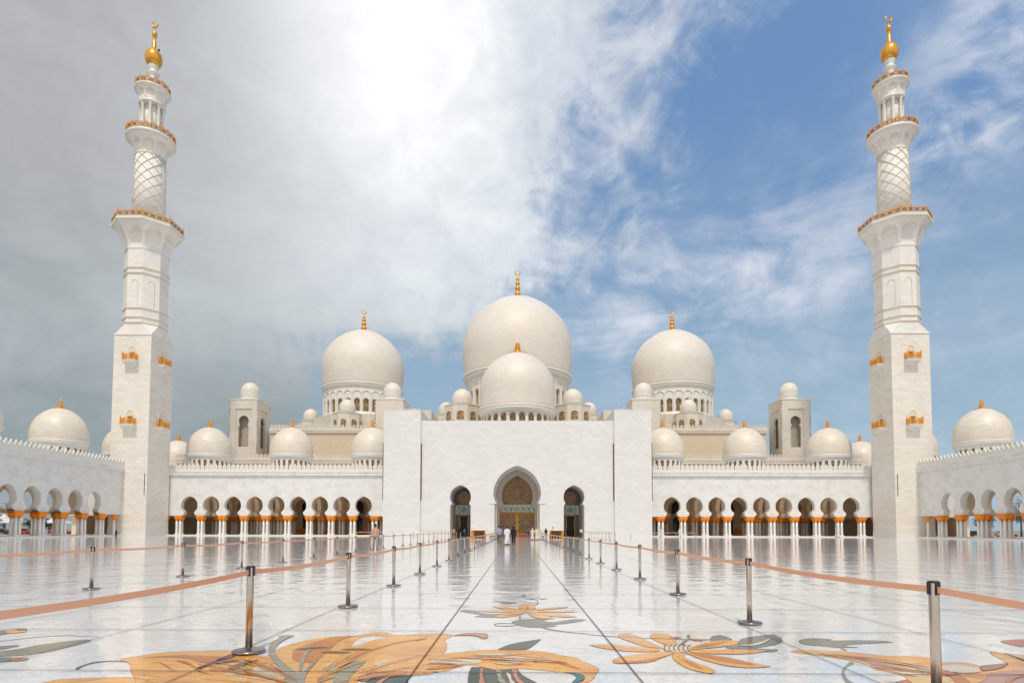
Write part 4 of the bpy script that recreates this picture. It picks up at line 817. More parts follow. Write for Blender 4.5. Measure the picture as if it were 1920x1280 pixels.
  (2,'stem','grey',3,[(0.316,11.48),(0.385,11.78),(0.403,12.096),(0.374,12.428),(0.118,12.558),(0.315,12.634),(0.406,12.428),(0.424,12.032),(0.396,11.659)],[]),
  (2,'stem','grey',3,[(0.05,10.091),(0.076,10.118),(0.061,9.744),(0.086,9.702),(0.048,9.685)],[]),
  (2,'stem','maroon',3,[(0.064,13.187),(0.195,13.411),(0.175,13.145)],[]),
  (2,'stem','maroon',3,[(0.443,12.568),(0.662,12.716),(0.52,12.473)],[]),
  (2,'stem','grey',2,[(-0.352,9.203),(-0.297,9.333),(-0.08,9.315),(-0.068,9.278),(-0.283,9.28),(-0.334,9.196),(-0.278,9.094),(-0.008,9.137),(-0.008,9.1),(-0.276,9.043)],[]),
  (2,'stem','grey',2,[(0.385,8.945),(0.68,8.6),(1.091,8.356),(0.969,8.392),(1.398,8.195),(2.111,8.046),(2.578,8.033),(2.568,8.0),(2.102,8.014),(1.391,8.153),(0.964,8.348),(1.086,8.32),(0.677,8.561),(0.372,8.916)],[]),
  (3,'petal','orange',2,[(1.397,8.341),(1.493,8.476),(1.637,8.26),(1.706,7.818),(1.796,7.422),(1.634,7.487),(1.497,7.775),(1.394,8.087)],[]),
  (3,'petal','orange',2,[(1.829,8.307),(1.942,8.468),(2.05,8.399),(2.103,8.186),(2.052,7.825),(1.989,7.638),(1.9,7.564),(1.836,7.821),(1.806,8.138)],[]),
  (3,'petal','orange',2,[(0.904,7.593),(1.163,7.642),(1.447,7.519),(1.725,7.352),(1.701,7.252),(1.362,7.212),(1.176,7.294),(0.997,7.453)],[]),
  (3,'petal','orange',2,[(1.056,6.666),(1.158,6.868),(1.39,7.023),(1.752,7.188),(1.876,7.158),(1.651,6.878),(1.449,6.646),(1.217,6.576),(1.073,6.584)],[]),
  (3,'petal','orange',2,[(1.788,6.97),(1.876,7.158),(1.946,7.128),(1.904,6.883),(1.958,6.602),(2.025,6.394),(2.024,6.197),(1.961,6.125),(1.839,6.241),(1.762,6.544)],[]),
  (3,'petal','orange',2,[(1.977,7.193),(2.121,7.1),(2.383,6.922),(2.539,6.668),(2.705,6.458),(2.491,6.392),(2.278,6.45),(2.083,6.771)],[]),
  (3,'petal','orange',2,[(2.072,7.293),(2.314,7.298),(2.667,7.352),(3.032,7.293),(2.709,7.112),(2.376,7.087),(2.074,7.163)],[]),
  (3,'petal','orange',2,[(2.124,7.428),(2.273,7.608),(2.527,7.874),(2.743,7.957),(2.875,7.92),(2.798,7.692),(2.518,7.506),(2.278,7.398),(2.112,7.34)],[]),
  (3,'petal_streak','rust',3,[(1.989,7.142),(2.221,7.01),(2.457,6.778),(2.564,6.518),(2.386,6.583),(2.164,6.83)],[]),
  (3,'petal_streak','rust',3,[(1.856,6.778),(1.918,6.628),(1.946,6.443),(1.938,6.302),(1.868,6.416),(1.849,6.6)],[]),
  (3,'petal_streak','rust',3,[(2.118,7.408),(2.355,7.645),(2.745,7.879),(2.484,7.612),(2.22,7.431)],[]),
  (3,'petal_streak','rust',3,[(1.071,6.574),(1.309,6.616),(1.586,6.818),(1.871,7.139),(1.613,6.877),(1.295,6.671)],[]),
  (3,'flower_center','cream',3,[(1.782,7.421),(1.867,7.599),(1.988,7.689),(2.083,7.676),(2.151,7.569),(2.138,7.429),(2.049,7.259),(1.916,7.159),(1.813,7.222)],[]),
  (3,'flower_ring','maroon',4,[(1.888,7.628),(1.82,7.491),(1.782,7.32),(1.785,7.202),(1.799,7.333),(1.833,7.485),(1.908,7.629)],[]),
  (3,'flower_ring','maroon',4,[(1.947,7.629),(1.878,7.493),(1.838,7.321),(1.84,7.203),(1.855,7.335),(1.891,7.486),(1.967,7.63)],[]),
  (3,'flower_ring','maroon',4,[(2.006,7.631),(1.936,7.494),(1.895,7.322),(1.896,7.204),(1.912,7.336),(1.949,7.487),(2.026,7.631)],[]),
  (3,'flower_ring','maroon',4,[(2.065,7.632),(1.994,7.495),(1.952,7.323),(1.952,7.205),(1.969,7.337),(2.007,7.488),(2.085,7.632)],[]),
  (3,'flower_ring','maroon',4,[(2.125,7.633),(2.052,7.496),(2.008,7.324),(2.007,7.206),(2.026,7.338),(2.065,7.49),(2.144,7.634)],[]),
  (3,'flower_ring','maroon',4,[(2.184,7.635),(2.11,7.498),(2.065,7.326),(2.063,7.207),(2.082,7.339),(2.123,7.491),(2.203,7.635)],[]),
  (3,'leaf','grey',1,[(2.558,7.992),(2.689,8.284),(2.811,8.373),(2.858,8.203),(2.816,7.958),(2.656,7.916),(2.549,7.898)],[]),
  (3,'leaf','grey',1,[(2.847,7.804),(3.008,8.082),(3.271,8.297),(3.58,8.452),(3.552,8.177),(3.482,7.949),(3.333,7.74),(3.086,7.553),(2.905,7.445),(3.177,7.382),(3.101,7.268),(2.978,7.226),(2.725,7.326),(2.619,7.405),(2.579,7.487),(2.751,7.582)],[]),
  (3,'leaf_vein','cream',3,[(2.736,7.617),(2.919,7.658),(3.195,7.889),(3.457,8.216),(3.193,7.812),(2.933,7.586)],[]),
  (3,'stem','grey',3,[(2.073,7.639),(2.139,7.827),(2.279,8.066),(2.371,8.363),(2.394,8.363),(2.308,8.067),(2.164,7.79),(2.091,7.604)],[]),
  (3,'petal_tip','rust',3,[(2.057,8.127),(2.148,8.187),(2.227,8.147),(2.121,8.087)],[]),
  (3,'petal_tip','rust',3,[(2.323,8.067),(2.405,8.045),(2.43,7.911),(2.325,7.924)],[]),
  (4,'petal','orange',1,[(3.267,7.271),(3.517,7.335),(3.865,7.298),(4.091,7.182),(4.284,7.028),(4.56,7.02),(4.719,6.925),(4.688,6.705),(4.892,6.709),(4.959,6.62),(4.949,6.504),(4.815,6.297),(5.31,6.598),(5.456,6.844),(5.609,7.213),(5.694,7.322),(5.93,7.116),(6.058,7.051),(4.485,5.237),(3.235,5.29),(3.593,5.792),(3.801,5.935),(3.86,6.083),(3.785,6.299),(3.754,6.331),(3.791,6.568),(3.733,6.747),(3.559,6.987),(3.383,7.146)],[]),
  (4,'petal_tip','rose',2,[(3.848,6.953),(4.016,6.815),(4.174,6.635),(4.288,6.298),(4.184,6.165),(4.014,6.187),(3.91,6.317),(3.811,6.343),(3.835,6.511),(3.87,6.75)],[]),
  (4,'petal_tip','rose',2,[(4.816,6.202),(5.018,6.285),(5.281,6.344),(5.447,6.347),(5.111,5.96),(4.435,5.632),(4.151,5.627),(4.57,5.95)],[]),
  (4,'petal_tip','rose2',3,[(4.949,6.504),(5.177,6.595),(5.366,6.658),(5.091,6.422),(4.815,6.297)],[]),
  (4,'petal_tip','redrose',2,[(3.599,5.801),(3.795,5.926),(3.739,5.75),(3.531,5.45),(3.333,5.447)],[]),
  (4,'petal_streak','rust',3,[(3.492,7.135),(3.744,7.071),(4.074,6.912),(4.213,6.695),(4.364,6.408),(4.447,6.274),(4.39,5.946),(4.208,5.628),(4.159,5.713),(4.316,6.091),(4.275,6.298),(4.107,6.633),(3.934,6.909),(3.594,7.055)],[]),
  (4,'petal_streak','cream',3,[(4.541,6.496),(4.798,6.617),(4.848,6.474),(4.777,6.28),(4.515,6.197),(4.428,6.3)],[]),
  (4,'petal_streak','cream',3,[(3.856,6.333),(3.968,6.212),(4.178,6.139),(4.035,6.036),(3.905,6.134)],[]),
  (4,'petal_streak','gold',4,[(3.881,5.985),(4.126,6.063),(4.244,5.991),(3.924,5.622),(3.674,5.618)],[]),
  (4,'petal_streak','rust',4,[(4.685,5.858),(4.994,6.104),(5.205,6.21),(5.117,6.106),(4.891,5.979),(4.609,5.721)],[]),
  (4,'leaf','grey2',1,[(3.687,7.924),(3.856,8.103),(4.043,8.152),(4.199,8.075),(4.071,7.984),(4.568,8.012),(4.834,7.975),(4.894,7.891),(4.603,7.801),(4.286,7.737),(4.087,7.628),(4.243,7.538),(4.1,7.512),(3.956,7.524),(3.809,7.622),(3.662,7.699)],[]),
  (4,'stem','olive',1,[(3.699,6.746),(3.716,6.716),(3.501,6.448),(3.355,6.227),(3.241,5.973),(3.145,5.695),(3.099,5.694),(3.219,6.021),(3.353,6.28),(3.49,6.476)],[]),
  (4,'stem','olive',1,[(3.988,7.486),(4.011,7.487),(3.981,7.322),(3.962,7.315)],[]),
  (4,'petal_tip','redrose',1,[(6.32,7.947),(6.509,8.073),(6.785,8.132),(6.894,8.107),(6.562,7.721),(6.289,7.597),(6.282,7.755)],[]),
  (4,'stem','teal',3,[(5.798,7.288),(5.744,7.011),(5.667,6.755),(5.639,6.754),(5.718,7.031)],[]),
  (5,'leaf','grey2',1,[(-6.198,6.992),(-6.102,7.077),(-5.997,7.207),(-5.96,7.432),(-5.838,7.624),(-5.72,7.775),(-5.628,7.818),(-5.527,7.769),(-5.485,7.583),(-5.487,7.284),(-5.521,7.047),(-5.625,6.864),(-5.844,6.782),(-5.989,6.759)],[]),
  (5,'leaf','grey',1,[(-6.48,7.307),(-6.364,7.378),(-6.244,7.426),(-6.158,7.405),(-6.149,7.314),(-6.174,7.16),(-6.271,7.074)],[]),
  (5,'leaf','grey',1,[(-7.479,8.422),(-7.329,8.486),(-7.254,8.53),(-7.036,8.286),(-7.017,8.128),(-7.153,8.059)],[]),
  (5,'petal_tip','orange',2,[(-7.254,8.53),(-7.244,8.629),(-7.152,8.644),(-6.965,8.494),(-6.894,8.335),(-7.015,8.257)],[]),
  (5,'petal_tip','rust',3,[(-7.213,8.611),(-7.162,8.656),(-7.015,8.536),(-7.051,8.462)],[]),
  (5,'leaf','grey',1,[(-5.956,6.722),(-5.802,6.733),(-5.669,6.72),(-5.521,6.547),(-5.593,6.493),(-5.732,6.472)],[]),
  (5,'petal_tip','rust',2,[(-5.669,6.72),(-5.565,6.722),(-5.426,6.658),(-5.425,6.556),(-5.521,6.547)],[]),
  (5,'stem','grey',1,[(-6.719,7.678),(-6.657,7.715),(-6.519,7.886),(-6.349,8.033),(-6.087,8.138),(-5.838,8.066),(-5.601,8.05),(-5.814,8.034),(-6.063,8.105),(-6.324,8.001),(-6.494,7.855),(-6.632,7.685),(-6.689,7.645)],[])]

def smooth_loop(pts, n=4):
    out = []; N = len(pts)
    for i in range(N):
        p0, p1, p2, p3 = pts[i-1], pts[i], pts[(i+1) % N], pts[(i+2) % N]
        d1 = (p1[0]-p0[0], p1[1]-p0[1]); d2 = (p2[0]-p1[0], p2[1]-p1[1]); d3 = (p3[0]-p2[0], p3[1]-p2[1])
        l = lambda d: max(1e-6, sqrt(d[0]**2 + d[1]**2))
        L = l(d2)
        def tan(a, b):
            c = (a[0]*b[0] + a[1]*b[1])/(l(a)*l(b))
            if c < 0.05: return (0, 0)
            v = (a[0]/l(a)+b[0]/l(b), a[1]/l(a)+b[1]/l(b)); m = l(v); return (v[0]/m*L, v[1]/m*L)
        m1, m2 = tan(d1, d2), tan(d2, d3)
        for k in range(n):
            t = k/n; h00 = 2*t**3-3*t**2+1; h10 = t**3-2*t**2+t; h01 = -2*t**3+3*t**2; h11 = t**3-t**2
            out.append((h00*p1[0]+h10*m1[0]+h01*p2[0]+h11*m2[0], h00*p1[1]+h10*m1[1]+h01*p2[1]+h11*m2[1]))
    return out
groups = {}
for fw, kind, mat, layer, pts, holes in INLAYS:
    groups.setdefault((fw, kind, mat, layer), []).append((pts, holes))
froot = {}
for fw in (1, 2, 3, 4, 5):
    # the flower's own outline mesh is its largest petal group; the rest hang under it
    keys = sorted([k for k in groups if k[0] == fw], key=lambda k: (k[1] != 'petal', k[3], k[1], k[2]))
    for key in keys:
        _, kind, mat, layer = key
        mb = MB()
        for idx, (pts, holes) in enumerate(groups[key]):
            z = 0.0025*layer + 0.0002*idx
            q = smooth_loop(pts); hs = [smooth_loop(h) for h in holes]
            P = [p for l in [q]+hs for p in l]
            tr = tessellate_polygon([[Vector((a, b, 0)) for a, b in l] for l in [q]+hs])
            f2 = []
            for t3 in tr:
                a, b, c = (P[i] for i in t3)
                if (b[0]-a[0])*(c[1]-a[1]) - (c[0]-a[0])*(b[1]-a[1]) < 0: t3 = (t3[0], t3[2], t3[1])
                f2.append(tuple(t3))
            mb.add([(a, b, z) for a, b in P], f2)
        par = froot.get(fw, floor)
        o = mb.build('flower_inlay' if fw not in froot else kind + '_inlay', IM[mat], par)
        if fw not in froot: froot[fw] = o
        if kind in ('petal', 'leaf', 'petal_tip'):      # thin metal-grey joint round every cut piece
            eb = MB()
            for idx, (pts, holes) in enumerate(groups[key]):
                for l in [smooth_loop(pts)] + [smooth_loop(h) for h in holes]:
                    nL = len(l); v = []
                    for i in range(nL):
                        dx = l[(i+1) % nL][0]-l[i-1][0]; dy = l[(i+1) % nL][1]-l[i-1][1]; m_ = max(1e-6, sqrt(dx*dx+dy*dy)); nx, ny = -dy/m_*0.003, dx/m_*0.003
                        z = 0.0025*layer + 0.0002*idx + 0.0011
                        v += [(l[i][0]+nx, l[i][1]+ny, z), (l[i][0]-nx, l[i][1]-ny, z)]
                    eb.add(v, [(2*i, 2*i+1, (2*i+3) % (2*nL), (2*i+2) % (2*nL)) for i in range(nL)])
            eb.build('inlay_joint', IM['rust'] if mat in ('orange', 'rose') else IM['teal'], froot[fw])

# ------------------------------------------------------------------ minarets
mL = make_minaret()
mR = copy_tree(mL); mR.location = (76.6, 119.4, 0)
mR['label'] = 'white marble minaret with gilt balconies at the right corner, against blue sky'
mL['group'] = mR['group'] = 'minarets at the corners of the courtyard'
for s_, par in ((1, mL), (-1, mR)):
    q = MB(); q.box(-0.06, 0.06, -0.05, 0.0, 8.0, 12.3); q.build('wall_slot', M['railpanel'], par, (s_*3.25, -3.72, 0))

# ------------------------------------------------------------------ arcades
SP = 4.56
# front wings, local x runs from the minaret towards the portal
cs = [-68.5 + SP*k for k in range(9)]
cl_ = [-70.78 + SP*k for k in range(10)]
for s_, side in ((-1, 'left'), (1, 'right')):
    if s_ < 0:
        C_, CL, SI, x0, x1 = cs, cl_, [-73.2], -94.0, -26.45
    else:
        C_, CL, SI, x0, x1 = [32.1 + 4.61*k for k in range(9)], [29.8 + 4.61*k for k in range(10)], [73.8], 26.45, 94.0
        CL.reverse()
    t = arcade('arcade_wing', 'white arcade of nine horseshoe arches between the %s minaret and the tall gateway' % side, ((0, 124, 0), 0.0), x0, x1, C_, CL, SI, [14.9], 23.0,
               transverse=[CL[i] for i in (1, 3, 4, 6, 7, 9)])
    t['group'] = 'arcades around the courtyard'
    for X in (32.3, 50.3, 68.7):
        make_dome(t, s_*X, 8.0, 18.75, 4.62, 5.15, 1.15, 0.75, 4.62, 4.2, -5.4, 22, 0.52, 0.86, fin_h=2.35, fin_d=1.2)
    # outer end wall of the corner bay
    e = MB(); e.box(min(s_*93.0, s_*94.0), max(s_*93.0, s_*94.0), 1.2, 23.0, 0.22, 12.5); e.build('end_wall', M['inner'], t)
# side wings run towards the camera
SS = 4.7
for s_, side in ((-1, 'left'), (1, 'right')):
    # local x axis points away from the camera on the left wing and towards it on the right wing
    if s_ < 0:
        front = ((-77.5, 0, 0), pi/2)      # local x -> +Y, local y -> -X
        cY = [108.65 - SS*k for k in range(11)]; cc = [111.0 - SS*k for k in range(12)]; sg = [114.5]; x0, x1 = 56.0, 116.2
        dome_y = lambda Y: Y
    else:
        front = ((77.5, 0, 0), -pi/2)      # local x -> -Y, local y -> +X
        cY = [-(108.2 - SS*k) for k in range(11)]; cc = [-(110.55 - SS*k) for k in range(12)]; sg = [-114.0]; x0, x1 = -116.2, -56.0
    t = arcade('side_arcade', 'white horseshoe arcade running towards the viewer from the %s minaret, open to the outside' % side, front, x0, x1, cY, cc, sg, [8.0], 13.4)
    t['group'] = 'arcades around the courtyard'
    for c in cc: cluster(t, c, 12.6)
    b = MB(); b.box(x0, x1, 12.0, 13.2, 4.16, 4.9); b.build('outer_beam', M['inner'], t)
    for Y in (129.2, 110.0, 90.8, 71.6):
        lx = Y if s_ < 0 else -Y
        make_dome(t, lx, 8.0, 18.6, 4.55, 5.1, 1.15, 0.75, 4.55, 4.15, -5.3, 22, 0.52, 0.86, fin_h=2.35, fin_d=1.2)

# ------------------------------------------------------------------ gateway block
p = thing('gateway', 'tall white marble gateway block with three horseshoe portals in the middle of the courtyard front', 'gateway', (0, 118.7, 0))
OY = 118.7
X = 19.25
main = keyhole(0, 8.35, 4.75, 4.3, 6.9, 4.5, 6.6, 0.0, 0.07, 44)
main = [(x, 8.35 + (z-8.35)*1.15 if z > 8.35 else z) for x, z in main]
side = keyhole(0, 8.05, 2.06, 1.72, 6.75, 2.04, 6.3, 0.0, 0.10, 30)
def shift(l, dx): return [(x+dx, z) for x, z in l]
def notch(x0, x1, z1, holes):
    out = [(x0, 0.0)]
    for h in holes:
        out += list(reversed(h[1:] + h[:1]))
    return out + [(x1, 0.0), (x1, z1), (x0, z1)]
w = MB(); w.panel(notch(-X, X, 23.2, [shift(side, -11.3), main, shift(side, 11.3)]), (), 3.3, 0)
w.build('front_wall', M['portal'], p)
main2 = [(x*0.915, 8.35 + (z-8.35)*0.915 if z > 6.9 else z) for x, z in main]
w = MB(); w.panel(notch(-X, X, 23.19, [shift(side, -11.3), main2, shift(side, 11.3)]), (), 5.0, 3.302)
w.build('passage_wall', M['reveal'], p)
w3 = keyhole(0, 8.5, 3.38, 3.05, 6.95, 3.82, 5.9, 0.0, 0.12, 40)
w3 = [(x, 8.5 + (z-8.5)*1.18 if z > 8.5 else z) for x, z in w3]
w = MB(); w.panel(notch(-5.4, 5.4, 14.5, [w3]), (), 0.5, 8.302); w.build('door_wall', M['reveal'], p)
w = MB(); w.box(-X, X, 8.31, 9.6, 14.5, 23.1); w.build('rear_wall', M['wall'], p)
for s_ in (-1, 1):
    a, b = sorted((s_*19.27, s_*26.6))
    w = MB(); w.box(a, b, -0.7, 9.4, 0, 25.2); w.build('pier', M['portal'], p)
    w = MB(); w.box(a-0.05, b+0.05, -0.76, 9.46, 25.2, 25.34); w.build('coping', M['trim'], p)
    for xx in (19.15,):
        w = MB(); w.box(s_*xx-0.09, s_*xx+0.09, -0.08, 0.0, 7.2, 18.6); w.build('wall_slot', M['railpanel'], p)
    w = MB(); w.box(s_*26.72-0.09, s_*26.72+0.09, -0.4, 0.3, 7.2, 18.6); w.build('wall_slot', M['railpanel'], p)
    a, b = sorted((s_*4.2, s_*5.6))
    w = MB(); w.box(a, b, -0.16, 0.02, 6.62, 6.86); w.build('impost', M['trim'], p)
    for k in range(5):
        w = MB(); w.lathe([(0.0, 0.0), (0.13, 0.03), (0.18, 0.16), (0.12, 0.32), (0.0, 0.36)], 8)
        w.build('floodlight', M['head'], p, (s_*(17.6-1.15*k), 1.0, 23.2))
# skirting line near the ground
w = MB()
for a, b in ((-19.2, -13.5), (-9.1, -4.7), (4.7, 9.1), (13.5, 19.2)): w.box(a, b, -0.05, 0.0, 1.05, 1.12)
w.build('skirting', M['tan'], p)

def strip(mb, x0, z0, x1, z1, w, y0=-0.05, y1=0.0):
    d = Vector((x1-x0, 0, z1-z0)); L = d.length
    if L < 1e-4: return
    d.normalize(); n = Vector((-d.z, 0, d.x))*w/2
    a = Vector((x0, 0, z0)); b = Vector((x1, 0, z1))
    P = [a-n, b-n, b+n, a+n]
    mb.add([(q.x, y0, q.z) for q in P] + [(q.x, y1, q.z) for q in P], [(0, 1, 2, 3), (4, 7, 6, 5), (0, 4, 5, 1), (1, 5, 6, 2), (2, 6, 7, 3), (3, 7, 4, 0)])
def rosette(mb, cx, cz, R, n=12, w=0.07, clip=None):
    def seg(r0, a0, r1, a1, ww=w):
        k = 3
        for i in range(k):
            u0, u1 = i/k, (i+1)/k
            A = (cx + (r0+(r1-r0)*u0)*cos(a0+(a1-a0)*u0), cz + (r0+(r1-r0)*u0)*sin(a0+(a1-a0)*u0))
            B = (cx + (r0+(r1-r0)*u1)*cos(a0+(a1-a0)*u1), cz + (r0+(r1-r0)*u1)*sin(a0+(a1-a0)*u1))
            if clip and not (clip(*A) and clip(*B)): continue
            strip(mb, A[0], A[1], B[0], B[1], ww)
    h = pi/n
    for k in range(n):
        a = 2*pi*k/n + pi/2
        seg(0, a, R*0.22, a); seg(R*0.22, a-h, R*0.42, a); seg(R*0.22, a+h, R*0.42, a); seg(R*0.10, a, R*0.22, a-h); seg(R*0.10, a, R*0.22, a+h)
        seg(R*0.42, a, R*0.66, a-h); seg(R*0.42, a, R*0.66, a+h); seg(R*0.66, a+h, R*0.80, a); seg(R*0.66, a-h, R*0.80, a)
        seg(R*0.80, a, R*1.0, a); seg(R*0.66, a+h, R*1.25, a+h); seg(R*0.80, a, R*1.12, a+h); seg(R*0.80, a, R*1.12, a-h)
# main window and door
gl = MB(); gl.panel([q for q in w3 if True], (), 0.05, 8.72)
gw = gl.build('window', M['glass'], p)
def inside_poly(poly):
    def f(x, z):
        c = False; n = len(poly)
        for i in range(n):
            x1, z1 = poly[i]; x2, z2 = poly[(i+1) % n]
            if (z1 > z) != (z2 > z) and x < (x2-x1)*(z-z1)/(z2-z1) + x1: c = not c
        return c
    return f
ins = inside_poly([(x*0.97, z) for x, z in w3])
la = MB(); la.M = Matrix.Translation((0, 8.70, 0))
up = lambda x, z: ins(x, z) and z > 6.8
rosette(la, 0, 9.3, 2.3, 10, 0.06, up)
for a in range(8):
    q = 2*pi*a/8 + pi/8
    rosette(la, 2.7*cos(q), 9.3 + 2.7*sin(q), 1.0, 6, 0.042, up)
for i in range(len(w3)):
    a, b = w3[i], w3[(i+1) % len(w3)]
    if a[1] > 0.1 or b[1] > 0.1: strip(la, a[0]*0.985, a[1], b[0]*0.985, b[1], 0.16)
la.build('window_lattice', M['lattice'], gw)
bn = MB(); bn.panel([(-3.7, 5.25), (-3.0, 5.05), (3.0, 5.05), (3.7, 5.25), (3.35, 6.2), (3.0, 6.75), (-3.0, 6.75), (-3.35, 6.2)], (), 0.05, 8.60)
bo = bn.build('band', M['band'], p)
bl = MB(); bl.M = Matrix.Translation((0, 8.58, 0))
for k in range(-3, 4):
    c = k*1.0
    strip(bl, c-0.9, 5.15, c, 6.6, 0.07); strip(bl, c+0.9, 5.15, c, 6.6, 0.07); strip(bl, c-0.45, 5.1, c+0.45, 6.4, 0.05)
bl.build('band_tracery', M['railpanel'], bo)
bg = MB(); bg.M = Matrix.Translation((0, 8.57, 0))
for c in (-2.4, -1.2, 0, 1.2, 2.4):
    bg.panel([(c, 5.5), (c+0.28, 5.85), (c, 6.2), (c-0.28, 5.85)], (), 0.02)
bg.build('band_diamond', M['bandgreen'], bo)
for s_ in (-1, 1):
    dm = MB(); a, b = sorted((s_*0.06, s_*3.78)); dm.box(a, b, 8.62, 8.68, 0.25, 5.15)
    do = dm.build('door', M['glass'], p)
    dl = MB(); dl.M = Matrix.Translation((0, 8.60, 0))
    cl2 = lambda x, z: (0.1 < s_*x < 3.72) and 0.3 < z < 5.1
    rosette(dl, s_*1.92, 3.05, 2.2, 8, 0.08, cl2)
    for (cx_, cz_) in ((0.5, 0.9), (3.3, 0.9), (0.5, 4.8), (3.3, 4.8)): rosette(dl, s_*cx_, cz_, 0.9, 6, 0.05, cl2)
    strip(dl, s_*0.15, 0.3, s_*0.15, 5.1, 0.30); strip(dl, s_*3.72, 0.3, s_*3.72, 5.1, 0.14)
    strip(dl, s_*0.1, 5.1, s_*3.75, 5.1, 0.14); strip(dl, s_*0.1, 0.32, s_*3.75, 0.32, 0.14)
    dl.build('door_lattice', M['lattice'], do)
# side portals
for s_ in (-1, 1):
    cx_ = s_*11.3
    g_ = MB(); g_.box(cx_-2.2, cx_+2.2, 8.32, 8.4, 6.6, 10.6)
    go = g_.build('window', M['glass'], p)
    la = MB(); la.M = Matrix.Translation((0, 8.30, 0))
    inc = inside_poly(shift(side, cx_))
    ff = lambda x, z: inc(x, z) and z > 6.6
    rosette(la, cx_, 8.25, 1.15, 8, 0.06, ff)
    la.build('window_lattice', M['lattice'], go)
    fr = MB()
    q = shift(side, cx_)
    for i in range(len(q)):
        a, b = q[i], q[(i+1) % len(q)]
        if a[1] > 0.1 or b[1] > 0.1: strip(fr, cx_ + (a[0]-cx_)*0.97, a[1], cx_ + (b[0]-cx_)*0.97, b[1], 0.18, 8.22, 8.3)
    fr.build('window_frame', M['darkwood'], go)
    b_ = MB(); b_.box(cx_-2.1, cx_+2.1, 8.27, 8.33, 4.6, 6.62); bo = b_.build('band', M['band'], p)
    bl = MB(); bl.M = Matrix.Translation((0, 8.25, 0))
    for k in (-1, 0, 1):
        c = cx_ + k*1.1; strip(bl, c-1.0 if k > -1 else c, 4.65, c, 6.5, 0.07); strip(bl, c+1.0 if k < 1 else c, 4.65, c, 6.5, 0.07)
    bl.build('band_tracery', M['railpanel'], bo)
    bg = MB(); bg.panel([(cx_, 5.0), (cx_+0.4, 5.6), (cx_, 6.2), (cx_-0.4, 5.6)], (), 0.02, 8.2); bg.build('band_diamond', M['bandgreen'], bo)
    d_ = MB(); d_.box(cx_-2.15, cx_+2.15, 8.34, 8.42, 0.0, 4.62); d_.build('side_screen', M['glass'], p)
    op = MB(); op.panel([(cx_-0.75, 0.0), (cx_+0.75, 0.0), (cx_+0.95, 1.2), (cx_+0.75, 2.6), (cx_+0.95, 4.3), (cx_+0.3, 4.45), (cx_, 4.3), (cx_-0.3, 4.45), (cx_-0.95, 4.3), (cx_-0.75, 2.6), (cx_-0.95, 1.2)], (), 0.03, 8.28)
    oo = op.build('doorway', M['dark'], p)
    of = MB()
    pl = [(-0.78, 0), (-0.98, 1.2), (-0.78, 2.6), (-0.98, 4.3), (-0.3, 4.5), (0, 4.35), (0.3, 4.5), (0.98, 4.3), (0.78, 2.6), (0.98, 1.2), (0.78, 0)]
    for i in range(len(pl)-1): strip(of, cx_+pl[i][0], pl[i][1], cx_+pl[i+1][0], pl[i+1][1], 0.12, 8.2, 8.28)
    for sx in (-1, 1): strip(of, cx_+sx*1.9, 0.0, cx_+sx*1.9, 4.6, 0.16, 8.2, 8.28)
    of.build('door_frame', M['lattice'], oo)

# ------------------------------------------------------------------ prayer hall
h = thing('prayer_hall', 'cream prayer hall with bulbous white domes rising behind the gateway', 'building', (0, 147, 0))
b = MB(); b.box(-80, 80, 0, 56, 0, 17.7); b.box(-84.8, -80, 0, 1.0, 13.3, 17.7); b.box(80, 84.8, 0, 1.0, 13.3, 17.7); b.build('lower_wall', M['hall'], h)
for a_, c_ in ((-95, -80.01), (80.01, 95)):
    b = MB(); b.box(a_, c_, 0.4, 1.2, 0, 13.2); b.build('corner_wall', M['inner'], h)
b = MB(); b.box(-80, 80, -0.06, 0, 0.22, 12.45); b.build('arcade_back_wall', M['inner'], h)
b = MB(); b.box(-84.9, 84.9, -0.3, 0.8, 17.7, 18.35); b.box(-84.95, 84.95, -0.42, 0.8, 18.35, 18.75); b.build('cornice', M['tower'], h)
b = MB(); b.M = Matrix.Translation((-84.9, -0.3, 0)); merlon_row(b, 60.0, 18.75, 1.3, 0.95); b.build('parapet', M['tower'], h)
b = MB(); b.M = Matrix.Translation((24.9, -0.3, 0)); merlon_row(b, 60.0, 18.75, 1.3, 0.95); b.build('parapet', M['tower'], h)
b = MB(); b.box(-63.5, 63.5, 5, 56, 17.7, 26.1); b.build('upper_wall', M['hall'], h)
b = MB(); b.box(-63.7, 63.7, 4.6, 56.2, 26.1, 26.6); b.box(-63.8, 63.8, 4.5, 56.3, 26.6, 26.95); b.build('cornice', M['tower'], h)
for x0 in (-63.6, 36.6):
    b = MB(); b.M = Matrix.Translation((x0, 4.6, 0)); merlon_row(b, 27.0, 26.95, 1.3, 0.95); b.build('parapet', M['tower'], h)
b = MB(); b.box(-31.0, -19.6, -12, 3, 0, 28.6); b.box(19.6, 31.0, -12, 3, 0, 28.6); b.box(-19.6, 19.6, -8.0, 3, 0, 26.5); b.build('central_block', M['tower'], h)
# dark windows of the hall wall seen through the arcades
for s_ in (-1, 1):
    for i, xx in enumerate((33.5, 39.5, 51.5, 57.0, 65.0, 73.0)):
        q = MB(); q.panel(arch_pts(s_*xx, 1.35 if i != 4 else 0.8, 0.6, 3.9, 4.6, 10), (), 0.05, -0.10); wo = q.build('window', M['glassdark'], h)
        q = MB(); q.panel(arch_pts(s_*xx, 1.6 if i != 4 else 1.0, 5.4, 6.8, 8.5, 10), (), 0.05, -0.10); q.build('window', M['glassdark'], h)

